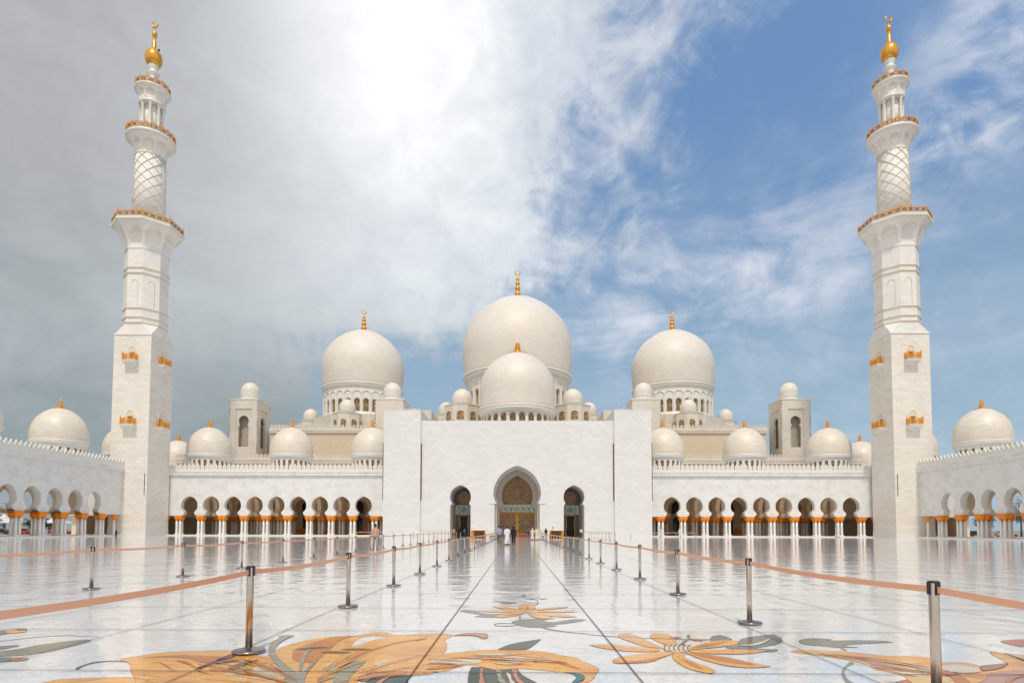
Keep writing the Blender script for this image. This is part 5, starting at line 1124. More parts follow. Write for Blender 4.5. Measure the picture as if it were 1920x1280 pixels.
def big_base(cx, cy, z0, z1, ap, turrets, zt):
    b = MB(); b.M = Matrix.Translation((cx, cy, 0))
    b.lathe([(ap/cos(pi/8), z0), (ap/cos(pi/8), z1), (ap*0.9, z1+0.5), (1.0, z1+0.6)], 8, ph=pi/8, smooth=False, us=ap)
    o = b.build('dome_base', M['tower'], h)
    for (tx, ty, r, rd, zd) in turrets:
        q = MB(); q.M = Matrix.Translation((cx+tx, cy+ty, 0))
        q.lathe([(r/cos(pi/8), z0), (r/cos(pi/8), zd-0.25), (r/cos(pi/8)+0.15, zd-0.2), (r/cos(pi/8)+0.15, zd), (0.5, zd+0.05)], 8, ph=pi/8, smooth=False, us=r)
        to = q.build('turret', M['tower'], h)
        fw = r*0.828*0.5
        for k in range(8):
            a = -pi/2 + k*pi/4
            if sin(a) > 0.1: continue
            wv = MB(); wv.panel(arch_pts(0, fw*0.5, zd-4.3, zd-2.6, zd-1.9, 8), (), 0.08, -0.06)
            oo = wv.build('window', M['bronze'], to, (cx+tx+r*cos(a), cy+ty+r*sin(a), 0)); oo.rotation_euler = (0, 0, a+pi/2)
        make_dome(h, cx+tx, cy+ty, zd + rd*0.72, rd, rd*1.05, rd*0.36, rd*0.12, rd*0.98, rd*0.90, -rd*0.75, 16, 0.40, 0.8, fin_h=rd*0.62, fin_d=rd*0.2, mat='dome', seg=40, winmat='dark', squarewin=True)

for s_ in (-1, 1):
    cx_ = s_*46.6
    tur = [(0, -16.0, 3.6, 2.25, 32.9), (-15.6, 0, 3.4, 2.2, 33.6), (15.6, 0, 3.4, 2.2, 33.6), (0, 16.0, 3.4, 2.2, 33.6)]
    big_base(cx_, 31, 26.0, 33.6, 13.2, tur, 0)
    make_dome(h, cx_, 31, 49.0, 12.15, 11.8, 6.1, 1.1, 11.7, 11.2, -15.0, 28, 0.62, 0.58, scallop=True, fin_h=5.6, fin_d=2.3, crescent=True, cr_r=0.62, mat='dome', seg=96)
tur = [(-15.2, -15.6, 4.6, 2.75, 35.0), (15.2, -15.6, 4.6, 2.75, 35.0), (-21.4, 0, 4.0, 2.4, 35.3), (21.4, 0, 4.0, 2.4, 35.3)]
big_base(0, 31, 26.0, 36.0, 18.0, tur, 0)
make_dome(h, 0, 31, 54.2, 16.5, 16.5, 7.9, 1.3, 16.0, 15.0, -18.4, 32, 0.60, 0.62, scallop=True, fin_h=7.5, fin_d=2.6, crescent=True, cr_r=0.75, mat='dome', seg=96)
# front dome
make_dome(h, 0, 3.0, 36.2, 9.55, 9.6, 5.0, 1.5, 9.7, 8.7, -9.7, 24, 0.66, 0.93, fin_h=3.9, fin_d=2.5, mat='dome', seg=80)
for s_ in (-1, 1):
    make_dome(h, s_*87.2, 5.0, 18.75, 4.62, 5.15, 1.15, 0.75, 4.62, 4.2, -5.4, 24, 0.52, 0.86, fin_h=2.35, fin_d=1.2)

# ------------------------------------------------------------------ cupola towers
def make_tower(niche=True):
    t = thing('cupola_tower', 'square stone tower with horseshoe niches and small dome, left of the prayer hall', 'tower', (-69.7, 153.7, 0))
    W = 3.68; z0, z1 = 17.75, 34.35
    for k in range(4):
        b = MB(); b.M = Matrix.Rotation(k*pi/2, 4, 'Z')
        fo = [(-1.95, 18.9), (1.95, 18.9), (1.95, 32.0), (-1.95, 32.0)]
        b.panel([(-W, z0), (W, z0), (W, z1), (-W, z1)], [fo] if niche else [], 0.22, -W)
        wo = b.build('wall', M['tower'], t)
        if niche:
            b = MB(); b.M = Matrix.Rotation(k*pi/2, 4, 'Z')
            kh = keyhole(0, 28.9, 1.32, 1.02, 28.0, 1.30, 27.5, 22.3, 0.06, 26)
            b.panel([(-1.95, 18.9), (1.95, 18.9), (1.95, 32.0), (-1.95, 32.0)], [kh], 0.5, -W+0.22)
            b.build('niche_wall', M['tower'], wo)
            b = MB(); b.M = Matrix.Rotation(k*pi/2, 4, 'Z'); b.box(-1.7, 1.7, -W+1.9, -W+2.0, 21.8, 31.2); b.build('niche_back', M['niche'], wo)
    b = MB(); b.box(-W-0.12, W+0.12, -W-0.12, W+0.12, z1, z1+0.25); b.build('roof', M['trim'], t)
    make_dome(t, 0, 0, 37.0, 2.32, 2.45, 1.0, 0.45, 2.32, 2.2, -2.6, 12, 0.02, 0.5, fin_h=1.5, fin_d=0.42, mat='dome', seg=40)
    return t
tw = make_tower(True); tw['group'] = 'cupola towers on the roof'
t2 = copy_tree(tw); t2.location = (70.2, 153.7, 0); t2['label'] = 'square stone tower with horseshoe niches and small dome, right of the prayer hall'
t3 = make_tower(False); t3.location = (-32.5, 153.7, 0); t3['group'] = 'cupola towers on the roof'; t3['label'] = 'plain roof tower with small dome behind the left pier of the gateway'
t4 = copy_tree(t3); t4.location = (32.6, 153.7, 0); t4['label'] = 'plain roof tower with small dome behind the right pier of the gateway'

# ------------------------------------------------------------------ belt posts
def belt_mesh(L, sag):
    mb = MB(); n = 14; hw = 0.028; v = []; x0 = 0.05
    for side in (0.0025, -0.0025):
        for i in range(n+1):
            u = i/n; y = -(x0 + (L-2*x0)*u); z = 0.925 - sag*4*u*(1-u)
            v += [(side, y, z-hw), (side, y, z+hw)]
    o = 2*(n+1); fs = []
    for i in range(n):
        a = 2*i; fs.append((a, a+2, a+3, a+1)); fs.append((o+a, o+a+1, o+a+3, o+a+2)); fs.append((a+1, a+3, o+a+3, o+a+1)); fs.append((a, o+a, o+a+2, a+2))
    return mb.add(v, fs)
def make_post():
    t = thing('belt_post', 'x', 'belt post')
    MB().lathe([(0.185, 0.0), (0.188, 0.012), (0.180, 0.024), (0.12, 0.034), (0.06, 0.040), (0.05, 0.05), (0.0, 0.05)], 40).build('base', M['steelbase'], t)
    MB().lathe([(0.0405, 0.045), (0.0405, 0.985), (0.036, 0.989), (0.0, 0.989)], 24).build('pole', M['steel'], t)
    h = MB()
    h.lathe([(0.0, 0.986), (0.044, 0.986), (0.0455, 0.992), (0.043, 1.0), (0.0, 1.001)], 24)
    for a in (0, pi/2, pi, 3*pi/2):
        h.M = Matrix.Rotation(a, 4, 'Z'); h.box(-0.018, 0.018, -0.049, -0.038, 0.885, 0.992)
    h.M = Matrix.Identity(4)
    h.build('head', M['head'], t)
    return t
ORD = ['nearest', 'second', 'third', 'fourth', 'fifth', 'sixth', 'seventh', 'eighth', 'ninth', 'tenth', '11th', '12th', '13th', '14th', '15th', '16th', '17th', '18th', '19th', '20th', '21st', '22nd', '23rd', '24th', '25th', '26th', '27th', '28th']
post0 = make_post(); used = False
def post_row(pts, group, label, mat, sag=0.035, sheen_from=99):
    global used
    meshes = {}
    for i, (x, y) in enumerate(pts):
        if not used: o = post0; used = True
        else:
            o = copy_tree_nobelt(post0)
        o.location = (x, y, 0.016)
        o['label'] = label % ORD[i]; o['category'] = 'belt post'; o['group'] = group
        if i > 0:
            d = Vector((pts[i-1][0]-x, pts[i-1][1]-y)); L = round(d.length, 2)
            key = (L, i >= sheen_from)
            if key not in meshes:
                b = belt_mesh(L, sag if i < sheen_from else 0.06).build('belt', M[mat if i < sheen_from else 'sheenbelt'], o); meshes[key] = b.data
            else:
                b = bpy.data.objects.new('belt', meshes[key]); COL.objects.link(b); b.parent = o
            b.rotation_euler = (0, 0, atan2(d.y, d.x) + pi/2)
def copy_tree_nobelt(src):
    c = src.copy(); COL.objects.link(c)
    for ch in src.children:
        if ch.name.startswith('belt'): continue
        k = ch.copy(); COL.objects.link(k); k.parent = c
    return c
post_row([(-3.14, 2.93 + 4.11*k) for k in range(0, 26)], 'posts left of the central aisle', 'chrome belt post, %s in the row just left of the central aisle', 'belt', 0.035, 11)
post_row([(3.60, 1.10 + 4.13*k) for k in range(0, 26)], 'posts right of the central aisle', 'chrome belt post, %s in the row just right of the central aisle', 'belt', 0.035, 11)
post_row([(-10.12, 10.3 + 3.88*k) for k in range(0, 26)], 'posts of the outer left row', 'chrome belt post, %s in the outer row towards the left portal', 'belt')
post_row([(12.9, 79 + 4.1*k) for k in range(0, 8)], 'posts of the outer right row', 'distant belt post, %s in the short row towards the right portal', 'sheenbelt', 0.05)
post_row([(17.2, 112.5), (21.3, 112.6), (25.6, 112.6), (29.8, 112.5), (33.5, 112.6)], 'posts along the right pier', 'distant belt post, %s of the cross row before the right pier', 'sheenbelt', 0.04)
post_row([(-15.4, 112), (-19.4, 112), (-23.3, 112), (-27.6, 112), (-31.5, 112)], 'posts along the left pier', 'distant belt post, %s of the cross row before the left pier', 'sheenbelt', 0.04)

# ------------------------------------------------------------------ furniture
def make_rack():
    t = thing('shoe_rack', 'orange wooden shoe rack left of the main portal, slatted side to the aisle', 'shoe rack', (-5.6, 86.5, 0.016), radians(32))
    W, D, H = 1.9, 0.9, 1.32
    for sx in (-1, 1):
        q = MB(); q.add([(sx*W/2-0.03, -D/2, 0), (sx*W/2+0.03, -D/2, 0), (sx*W/2+0.03, D/2, 0), (sx*W/2-0.03, D/2, 0), (sx*W/2-0.03, -D/2+0.18, H), (sx*W/2+0.03, -D/2+0.18, H), (sx*W/2+0.03, D/2-0.05, H), (sx*W/2-0.03, D/2-0.05, H)],
                        [(0,3,2,1),(4,5,6,7),(0,1,5,4),(1,2,6,5),(2,3,7,6),(3,0,4,7)])
        q.build('side_panel', M['wood'], t)
    q = MB(); q.box(-W/2+0.03, W/2-0.03, D/2-0.10, D/2-0.06, 0.05, H-0.02); q.build('back_panel', M['darkwood'], t)
    for z in (0.12, 0.40, 0.68, 0.96, 1.24):
        q = MB()
        f = 0.18*z/H
        for k in range(3): q.box(-W/2+0.03, W/2-0.03, -D/2+f+0.02+k*0.24, -D/2+f+0.16+k*0.24, z, z+0.035)
        q.build('shelf', M['wood'], t)
    return t
rk = make_rack()
rk2 = copy_tree(rk); rk2.location = (5.75, 87.0, 0.016); rk2.rotation_euler = (0, 0, radians(-32)); rk2['label'] = 'orange wooden shoe rack right of the main portal, slatted side to the aisle'
rk['group'] = rk2['group'] = 'shoe racks before the gateway'

def bench(x, y, w, d, h, rz, label, cat='bench', mat='wood', legs=True, z=0.016):
    t = thing('bench' if cat == 'bench' else 'cabinet', label, cat, (x, y, z), rz)
    q = MB(); q.box(-w/2, w/2, -d/2, d/2, h-0.08, h); q.build('top', M[mat], t)
    q = MB(); q.box(-w/2+0.05, w/2-0.05, -d/2+0.05, d/2-0.05, 0.06, h-0.08); q.build('body', M['darkwood' if cat == 'bench' else mat], t)
    for sx in (-1, 1):
        q = MB(); q.box(sx*(w/2-0.06)-0.05, sx*(w/2-0.06)+0.05, -d/2, d/2, 0, h-0.08); q.build('end_panel', M[mat], t)
    if cat != 'bench':
        q = MB(); q.box(-0.01, 0.01, -d/2+0.03, -d/2+0.045, 0.1, h-0.1); q.box(-0.12, -0.06, -d/2+0.02, -d/2+0.045, h*0.5, h*0.62); q.box(0.06, 0.12, -d/2+0.02, -d/2+0.045, h*0.5, h*0.62); q.build('door_trim', M['darkwood'], t)
    return t
bench(1.6, 113.2, 3.0, 0.7, 0.62, 0, 'low orange wooden bench before the golden main door')
bench(-3.6, 108.0, 2.6, 0.8, 0.34, 0, 'low dark wooden step left of the main door', mat='darkwood')
bench(3.8, 108.0, 2.2, 0.8, 0.34, 0, 'low dark wooden step right of the main door', mat='darkwood')
CB = [(-57.2, 142.5, 2.6, 1.45, 'left', 'wide'), (-52.0, 144.0, 3.2, 1.3, 'left', 'long low'), (-35.3, 141.0, 3.8, 1.0, 'left', 'low'), (-46.3, 143.5, 1.6, 0.8, 'left', 'small'),
      (53.5, 142.0, 3.8, 1.5, 'right', 'wide'), (59.0, 143.0, 1.1, 1.5, 'right', 'narrow'), (35.5, 143.0, 3.6, 1.0, 'right', 'low'), (30.5, 140.0, 1.6, 0.9, 'right', 'small')]
for x, y, w_, h_, side_, size_ in CB:
    bench(x, y, w_, 0.8, h_, 0, '%s orange wooden cabinet standing deep inside the %s arcade' % (size_, side_), 'cabinet', 'wood', z=0.22)['group'] = 'cabinets inside the arcades'

# ------------------------------------------------------------------ people
def skel_mesh(V, E, name):
    me = bpy.data.meshes.new(name); me.from_pydata([v[:3] for v in V], E, [])
    o = bpy.data.objects.new(name, me); COL.objects.link(o)
    md = o.modifiers.new('Skin', 'SKIN'); md.use_smooth_shade = True
    for i, v in enumerate(V):
        sv = me.skin_vertices[0].data[i]; r = v[3]; sv.radius = (r, r) if not isinstance(r, tuple) else r
        sv.use_root = (i == 0)
    s2 = o.modifiers.new('Sub', 'SUBSURF'); s2.levels = 1; s2.render_levels = 1
    dg = bpy.context.evaluated_depsgraph_get()
    m2 = bpy.data.meshes.new_from_object(o.evaluated_get(dg)); m2.name = name
    bpy.data.objects.remove(o)
    return m2
def pose(kind):
    walk = 0.0 if kind == 'stand' else 0.17
    J = {}
    J['pel'] = (0, 0, 0.95); J['bel'] = (0, 0.005, 1.10); J['che'] = (0, 0, 1.30); J['nb'] = (0, 0, 1.44); J['ne'] = (0, 0.01, 1.52); J['h1'] = (0, 0.03, 1.585); J['h2'] = (0, 0.02, 1.66); J['h3'] = (0, 0.01, 1.73)
    arms = {}
    for s in (-1, 1):
        sw = walk*0.8*s
        arms[s] = [(s*0.17, 0, 1.42), (s*0.235, -0.02 + sw*0.4, 1.15), (s*0.25, 0.05 + sw, 0.92), (s*0.252, 0.065 + sw*1.1, 0.85)]
        if kind == 'reach': arms[s] = [(s*0.17, 0, 1.42), (s*0.25, 0.06, 1.16), (s*0.20, 0.28, 1.12), (s*0.19, 0.35, 1.12)]
    legs = {}
    for s in (-1, 1):
        w = -walk*s
        legs[s] = [(s*0.09, 0, 0.90), (s*0.10, 0.03 + w*0.6, 0.50), (s*0.10, -0.02 + w*1.25 - (0.06 if w < 0 else 0), 0.09 + (0.05 if w < 0 else 0)), (s*0.115, 0.14 + w*1.25 - (0.05 if w < 0 else 0), 0.045)]
    return J, arms, legs
def body_mesh(kind):
    J, arms, legs = pose(kind); V = []; E = []
    def add(p, r, par=None):
        V.append((*p, r)); i = len(V)-1
        if par is not None: E.append((par, i))
        return i
    pel = add(J['pel'], (0.15, 0.11)); bel = add(J['bel'], (0.13, 0.10), pel); che = add(J['che'], (0.15, 0.11), bel); nb = add(J['nb'], (0.08, 0.07), che)
    ne = add(J['ne'], 0.052, nb); h1 = add(J['h1'], (0.066, 0.082), ne); h2 = add(J['h2'], (0.077, 0.092), h1); h3 = add(J['h3'], (0.055, 0.06), h2)
    add((0, 0.128, 1.605), 0.012, h1)                       # nose
    for s in (-1, 1):
        add((s*0.085, 0.01, 1.615), 0.014, h1)              # ears
        a = arms[s]; i = add(a[0], 0.058, nb); i = add(a[1], 0.044, i); i = add(a[2], 0.029, i); pm = add(a[3], (0.036, 0.020), i)
        p = Vector(a[3]); d = (Vector(a[3]) - Vector(a[2])).normalized()
        for k, (off, ln) in enumerate(((-0.028, 0.062), (-0.010, 0.074), (0.009, 0.070), (0.026, 0.054))):
            q = p + Vector((0, off, 0)) + d*0.035
            b1 = add(tuple(q + d*ln*0.5), 0.009, pm); b2 = add(tuple(q + d*ln*0.95 + Vector((-s*0.012, 0.0, 0))), 0.0075, b1)
        t1 = add(tuple(p + Vector((-s*0.02, 0.04, 0)) + d*0.005), 0.010, pm); add(tuple(p + Vector((-s*0.03, 0.055, 0)) + d*0.035), 0.008, t1)
        l = legs[s]; i = add(l[0], 0.085, pel); i = add(l[1], 0.058, i); i = add(l[2], 0.040, i); add(l[3], (0.042, 0.03), i)
    return skel_mesh(V, E, 'body_' + kind)
BODY = {k: body_mesh(k) for k in ('stand', 'walk', 'reach')}
SK = plain('skin', (0.42, 0.24, 0.16), 0.55, 0, 0.05, 8)
_cl = {}
def cloth(c):
    if c not in _cl: _cl[c] = plain('cloth', c, 0.85, 0, 0.12, 6)
    return _cl[c]
def person(label, x, y, rz, height=1.75, kind='stand', top='robe', c1=(0.8, 0.8, 0.8), c2=(0.1, 0.1, 0.1), head='hair', ch=(0.02, 0.015, 0.012), z=0.016, bag=None):
    t = bpy.data.objects.new('person', BODY[kind].copy()); COL.objects.link(t)
    t.data.materials.clear(); t.data.materials.append(SK)
    tag(t, label, 'person', 'visitors'); t.location = (x, y, z); t.rotation_euler = (0, 0, rz); k_ = height/1.75; t.scale = (k_, k_, k_)
    J, arms, legs = pose(kind)
    if top == 'robe':
        m = MB(); hem = 0.10
        prof = [(0.27, hem), (0.25, 0.35), (0.215, 0.7), (0.205, 0.95), (0.185, 1.12), (0.205, 1.28), (0.215, 1.38), (0.15, 1.455), (0.07, 1.49)]
        n = 28; v = []
        for i, (r, zz) in enumerate(prof):
            for q in range(n):
                a = 2*pi*q/n; f = 1 + 0.05*sin(5*a + 1)*max(0, 1 - zz/1.0) + 0.03*sin(9*a)*max(0, 1-zz/0.9)
                v.append((r*f*cos(a), r*f*sin(a)*0.68, zz))
        fs = [(i*n+q, i*n+(q+1) % n, (i+1)*n+(q+1) % n, (i+1)*n+q) for i in range(len(prof)-1) for q in range(n)]
        m.add(v, fs, None, True)
        for s in (-1, 1):
            a = arms[s]; m.tube([a[0], a[1], tuple(Vector(a[1]).lerp(Vector(a[2]), 0.9))], [0.085, 0.075, 0.072], 12)
        m.build('robe', cloth(c1), t)
    else:
        m = MB(); prof = [(0.185, 0.90), (0.175, 1.0), (0.17, 1.10), (0.195, 1.28), (0.20, 1.38), (0.14, 1.455), (0.075, 1.48)]
        m.lathe(prof, 24, squash=0.72)
        for s in (-1, 1):
            a = arms[s]; e = Vector(a[1]).lerp(Vector(a[2]), 0.8 if top == 'shirt' else 0.05)
            m.tube([a[0], a[1], tuple(e)], [0.082, 0.062, 0.05], 12)
        m.build('shirt', cloth(c1), t)
        m = MB(); m.lathe([(0.165, 0.84), (0.175, 0.93), (0.17, 0.97)], 20, squash=0.75)
        for s in (-1, 1):
            l = legs[s]; m.tube([(l[0][0], l[0][1], 0.93), l[1], (l[2][0], l[2][1], l[2][2]+0.02)], [0.105, 0.08, 0.065], 12)
        m.build('trousers', cloth(c2), t)
    for s in (-1, 1):
        l = legs[s]; m = MB(); m.tube([(l[2][0], l[2][1]-0.05, l[3][2]), (l[2][0], l[2][1]+0.04, l[3][2]+0.02), (l[3][0], l[3][1], l[3][2]-0.005), (l[3][0], l[3][1]+0.06, l[3][2]-0.01)], [0.035, 0.052, 0.045, 0.02], 10)
        m.build('shoe', M['head'], t)
    if head == 'hair':
        m = MB(); m.lathe([(0.088, 1.60), (0.094, 1.66), (0.088, 1.72), (0.06, 1.765), (0.0, 1.785)], 20); m.build('hair', cloth(ch), t, (0, -0.005, 0))
    elif head == 'cap':
        m = MB(); m.lathe([(0.088, 1.62), (0.094, 1.66), (0.09, 1.72), (0.06, 1.755), (0.0, 1.765)], 20); m.build('cap', cloth(ch), t, (0, 0.0, 0))
    else:
        m = MB(); m.lathe([(0.20, 1.36), (0.16, 1.44), (0.105, 1.52), (0.112, 1.62), (0.108, 1.70), (0.07, 1.76), (0.0, 1.78)], 22, squash=0.85); m.build('headscarf', cloth(ch), t, (0, -0.035, 0))
    e = MB()
    for s in (-1, 1):
        e.M = Matrix.Translation((s*0.03, 0.106, 1.632)); e.lathe([(0.0, -0.009), (0.009, 0), (0.0, 0.009)], 8)
    e.build('eyes', M['head'], t)
    if bag:
        m = MB(); m.box(-0.17, 0.17, -0.30, -0.13, 1.0, 1.4); m.build('backpack', cloth(bag), t)
    return t
person('man in grey-blue shirt and grey trousers walking up the aisle, leftmost of three', -1.69, 56.4, 0.05, 1.80, 'walk', 'shirt', (0.34, 0.34, 0.46), (0.13, 0.12, 0.11))
person('man in long white robe walking up the aisle between two companions', -0.94, 56.5, 0.0, 1.76, 'walk', 'robe', (0.74, 0.73, 0.84), head='hair')
person('person in black clothes walking up the aisle right of the white robe', -0.34, 56.6, -0.05, 1.74, 'walk', 'shirt', (0.012, 0.012, 0.015), (0.02, 0.018, 0.02), head='scarf', ch=(0.015, 0.015, 0.02))
person('man in cream robe standing right of the aisle before the main door', 2.72, 82.7, 2.6, 1.76, 'stand', 'robe', (0.76, 0.66, 0.48), head='cap', ch=(0.6, 0.25, 0.12))
person('person in pale grey robe standing left of the cream robe', 2.15, 84.0, 0.4, 1.70, 'stand', 'robe', (0.66, 0.66, 0.66), head='cap', ch=(0.7, 0.7, 0.68))
person('person in beige robe standing right of the cream robe', 3.25, 86.0, -0.5, 1.72, 'stand', 'robe', (0.66, 0.60, 0.52), head='scarf', ch=(0.6, 0.54, 0.46))
person('person in brown clothes standing by the bench before the golden door', 1.95, 103.5, 0.3, 1.66, 'stand', 'shirt', (0.10, 0.06, 0.04), (0.08, 0.05, 0.03))
person('woman in black abaya before the left side portal', -7.93, 81.2, 0.5, 1.72, 'walk', 'robe', (0.012, 0.01, 0.012), head='scarf', ch=(0.015, 0.012, 0.014))
person('person with pink backpack before the left side portal', -10.3, 97.0, 0.1, 1.70, 'stand', 'shirt', (0.62, 0.16, 0.19), (0.05, 0.04, 0.05), bag=(0.66, 0.18, 0.2))
person('person in blue clothes at the left side doorway', -9.9, 112.5, 0.2, 1.65, 'reach', 'shirt', (0.03, 0.09, 0.16), (0.03, 0.05, 0.09))
person('person in black standing left of the right shoe rack', 5.0, 104.0, 0.4, 1.74, 'stand', 'shirt', (0.015, 0.015, 0.02), (0.02, 0.02, 0.02))
person('man in white shirt leaning over the right shoe rack', 5.9, 99.0, 0.0, 1.84, 'reach', 'shirt', (0.75, 0.74, 0.74), (0.2, 0.18, 0.18))
person('person in white shirt and dark trousers at the right side portal', 11.9, 111.5, -0.6, 1.72, 'reach', 'shirt', (0.74, 0.72, 0.76), (0.04, 0.03, 0.08))
person('person in salmon shirt and dark trousers by the outer left belt', -9.72, 40.9, 0.3, 1.78, 'walk', 'tshirt', (0.62, 0.32, 0.26), (0.34, 0.31, 0.29))
person('person in white robe and headscarf walking past the right arcade columns', 65.2, 124.3-1.9, 1.2, 1.78, 'walk', 'robe', (0.76, 0.74, 0.80), head='scarf', ch=(0.74, 0.72, 0.76))
person('man in pale grey robe by the first columns right of the gateway', 28.6, 119.6, 0.3, 1.78, 'stand', 'robe', (0.60, 0.60, 0.66), head='hair')
person('person in white seen under the first arch right of the gateway', 32.6, 120.2, 0.0, 1.70, 'walk', 'robe', (0.70, 0.68, 0.68), head='scarf', ch=(0.8, 0.8, 0.8))
person('child in dark robe beside the last column of the left side arcade', -76.2, 112.9, 1.0, 1.15, 'stand', 'robe', (0.03, 0.02, 0.03), head='scarf', ch=(0.02, 0.02, 0.02))

# ------------------------------------------------------------------ outside the side arcades
def leaf_mat(c):
    m = plain('foliage', c, 0.7, 0, 0.4, 1.2); return m
LM = leaf_mat((0.045, 0.075, 0.025)); LM2 = leaf_mat((0.09, 0.075, 0.045)); TM = plain('bark', (0.16, 0.11, 0.07), 0.85)
def tree(x, y, h, cr, label, mat, seed):
    rnd = random.Random(seed)
    t = thing('tree', label, 'tree', (x, y, -0.03)); t['group'] = 'trees outside the arcades'
    m = MB(); m.tube([(0, 0, 0), (0.05, 0, h*0.3), (0.1, 0.05, h*0.55), (0.0, 0.1, h*0.8)], [0.22, 0.17, 0.12, 0.04], 8)
    for k in range(7):
        a = k*2.4; z = h*(0.35 + 0.06*k)
        m.tube([(0.05, 0, z), (cos(a)*cr*0.45, sin(a)*cr*0.45, z + h*0.12), (cos(a)*cr*0.75, sin(a)*cr*0.75, z + h*0.22)], [0.08, 0.05, 0.02], 5)
    m.build('trunk', TM, t)
    c = MB(); cl = [(rnd.uniform(-1, 1)*cr*0.7, rnd.uniform(-1, 1)*cr*0.7, h*(0.45 + 0.5*rnd.random()), cr*rnd.uniform(0.25, 0.5)) for _ in range(22)]
    for (a, b, z, r) in cl:
        for _ in range(60):
            d = Vector((rnd.gauss(0, 1), rnd.gauss(0, 1), rnd.gauss(0, 1))).normalized()*r*rnd.uniform(0.5, 1.05)
            p = Vector((a, b, z)) + d; u = Vector((rnd.gauss(0, 1), rnd.gauss(0, 1), rnd.gauss(0, 1))).normalized(); w = u.cross(d.normalized()); s = 0.16
            if w.length < 0.1: continue
            w.normalize(); c.add([p-u*s, p+w*s*0.6, p+u*s, p-w*s*0.6], [(0, 1, 2, 3)])
    c.build('crown', mat, t)
    return t
tree(-136, 150, 4.2, 3.2, 'low dark green tree outside the left arcade, leftmost', LM, 1)
tree(-141, 158, 4.4, 3.4, 'low dark green tree outside the left arcade, second', LM, 2)
tree(-124, 152, 3.4, 2.6, 'small dark tree seen between left arcade columns', LM, 3)
tree(-131, 166, 3.8, 3.0, 'round dark tree behind the others left of the arcade', LM, 4)
tree(124.5, 149, 9.5, 3.0, 'brownish tree outside the rightmost arch', LM2, 5)
tree(118.0, 152, 5.0, 2.4, 'low brownish tree seen between right arcade columns', LM2, 6)
def car(x, y, rz, col, label):
    t = thing('parked_car', label, 'car', (x, y, -0.03), rz); t['group'] = 'cars parked outside the arcades'
    pf = [(-2.2, 0.35), (2.2, 0.35), (2.25, 0.75), (1.3, 0.95), (0.7, 1.42), (-1.2, 1.45), (-1.9, 0.98), (-2.25, 0.85)]
    m = MB(); m.panel([(-2.2, 0.35), (2.2, 0.35), (2.25, 0.75), (1.3, 0.95), (-1.9, 0.98), (-2.25, 0.85)], (), 1.7, -0.85); m.build('body', plain('car_paint', col, 0.3), t)
    m = MB(); m.panel([(1.25, 0.95), (0.65, 1.42), (-1.2, 1.45), (-1.8, 0.98)], (), 1.5, -0.75); c = m.build('cabin', M['glassdark'], t)
    for sx in (-1.35, 1.35):
        for sy in (-0.82, 0.82):
            m = MB(); m.M = Matrix.Translation((sx, sy, 0.33)) @ Matrix.Rotation(pi/2, 4, 'X'); m.lathe([(0.2, -0.1), (0.33, -0.09), (0.33, 0.09), (0.2, 0.1)], 16); m.build('wheel', M['head'], t)
    return t
car(-118, 142, 0.3, (0.5, 0.05, 0.02), 'red car parked outside the left arcade')
car(-121, 147.5, 0.2, (0.6, 0.6, 0.6), 'silver car parked outside the left arcade')
car(-112.5, 146.5, 0.25, (0.55, 0.05, 0.02), 'second red car outside, nearer the left minaret')
car(-127, 146, 0.25, (0.03, 0.03, 0.035), 'black car parked outside the left arcade')
car(112, 147, -0.2, (0.03, 0.03, 0.035), 'black car parked outside the right arcade')
car(116.5, 143.5, -0.3, (0.6, 0.42, 0.28), 'beige car parked outside the right arcade')
def canopy(x, y, label):
    t = thing('shade_canopy', label, 'canopy', (x, y, -0.03)); t['group'] = 'tensile canopies outside'
    MB().lathe([(0.12, 0), (0.10, 5.2)], 10).build('mast', M['trim'], t)
    MB().lathe([(4.6, 2.9), (3.2, 3.15), (1.8, 3.8), (0.8, 4.7), (0.3, 5.3), (0.0, 5.4)], 8, cap=False).build('fabric', M['trim'], t)
canopy(-132, 156, 'white peaked fabric canopy outside the left arcade, front one')
canopy(-124, 160, 'white peaked fabric canopy outside the left arcade, nearest the minaret')
canopy(-142, 164, 'white peaked fabric canopy outside the left arcade, farthest left')
t = thing('street_lamp', 'tall thin street lamp outside the leftmost arch', 'street lamp', (-146.5, 169.5, -0.03))
MB().lathe([(0.16, 0), (0.09, 8.6)], 10).build('pole', M['steelbase'], t)
q = MB(); q.box(-0.9, 0.9, -0.15, 0.15, 8.5, 8.65); q.build('lamp_head', M['steelbase'], t)

# ------------------------------------------------------------------ sky, sun, camera
SUN_EL, SUN_AZ = radians(59), radians(179)      # azimuth measured clockwise from +Y (towards the gateway): the sun stands high behind the viewer
W = bpy.data.worlds.new('World'); SC.world = W; W.use_nodes = True
t = W.node_tree; bg = t.nodes['Background']
sky = nd(t, 'ShaderNodeTexSky', sky_type='NISHITA', sun_disc=False, sun_elevation=SUN_EL, sun_rotation=SUN_AZ, air_density=1.1, dust_density=0.6, ozone_density=2.0)
tc = nd(t, 'ShaderNodeTexCoord').outputs['Generated']
sp = nd(t, 'ShaderNodeSeparateXYZ'); t.links.new(tc, sp.inputs[0])
az = mth(t, 'ARCTAN2', sp.outputs[0], sp.outputs[1]); el = mth(t, 'ARCSINE', sp.outputs[2])
vec = nd(t, 'ShaderNodeCombineXYZ'); t.links.new(az, vec.inputs[0]); t.links.new(el, vec.inputs[1])
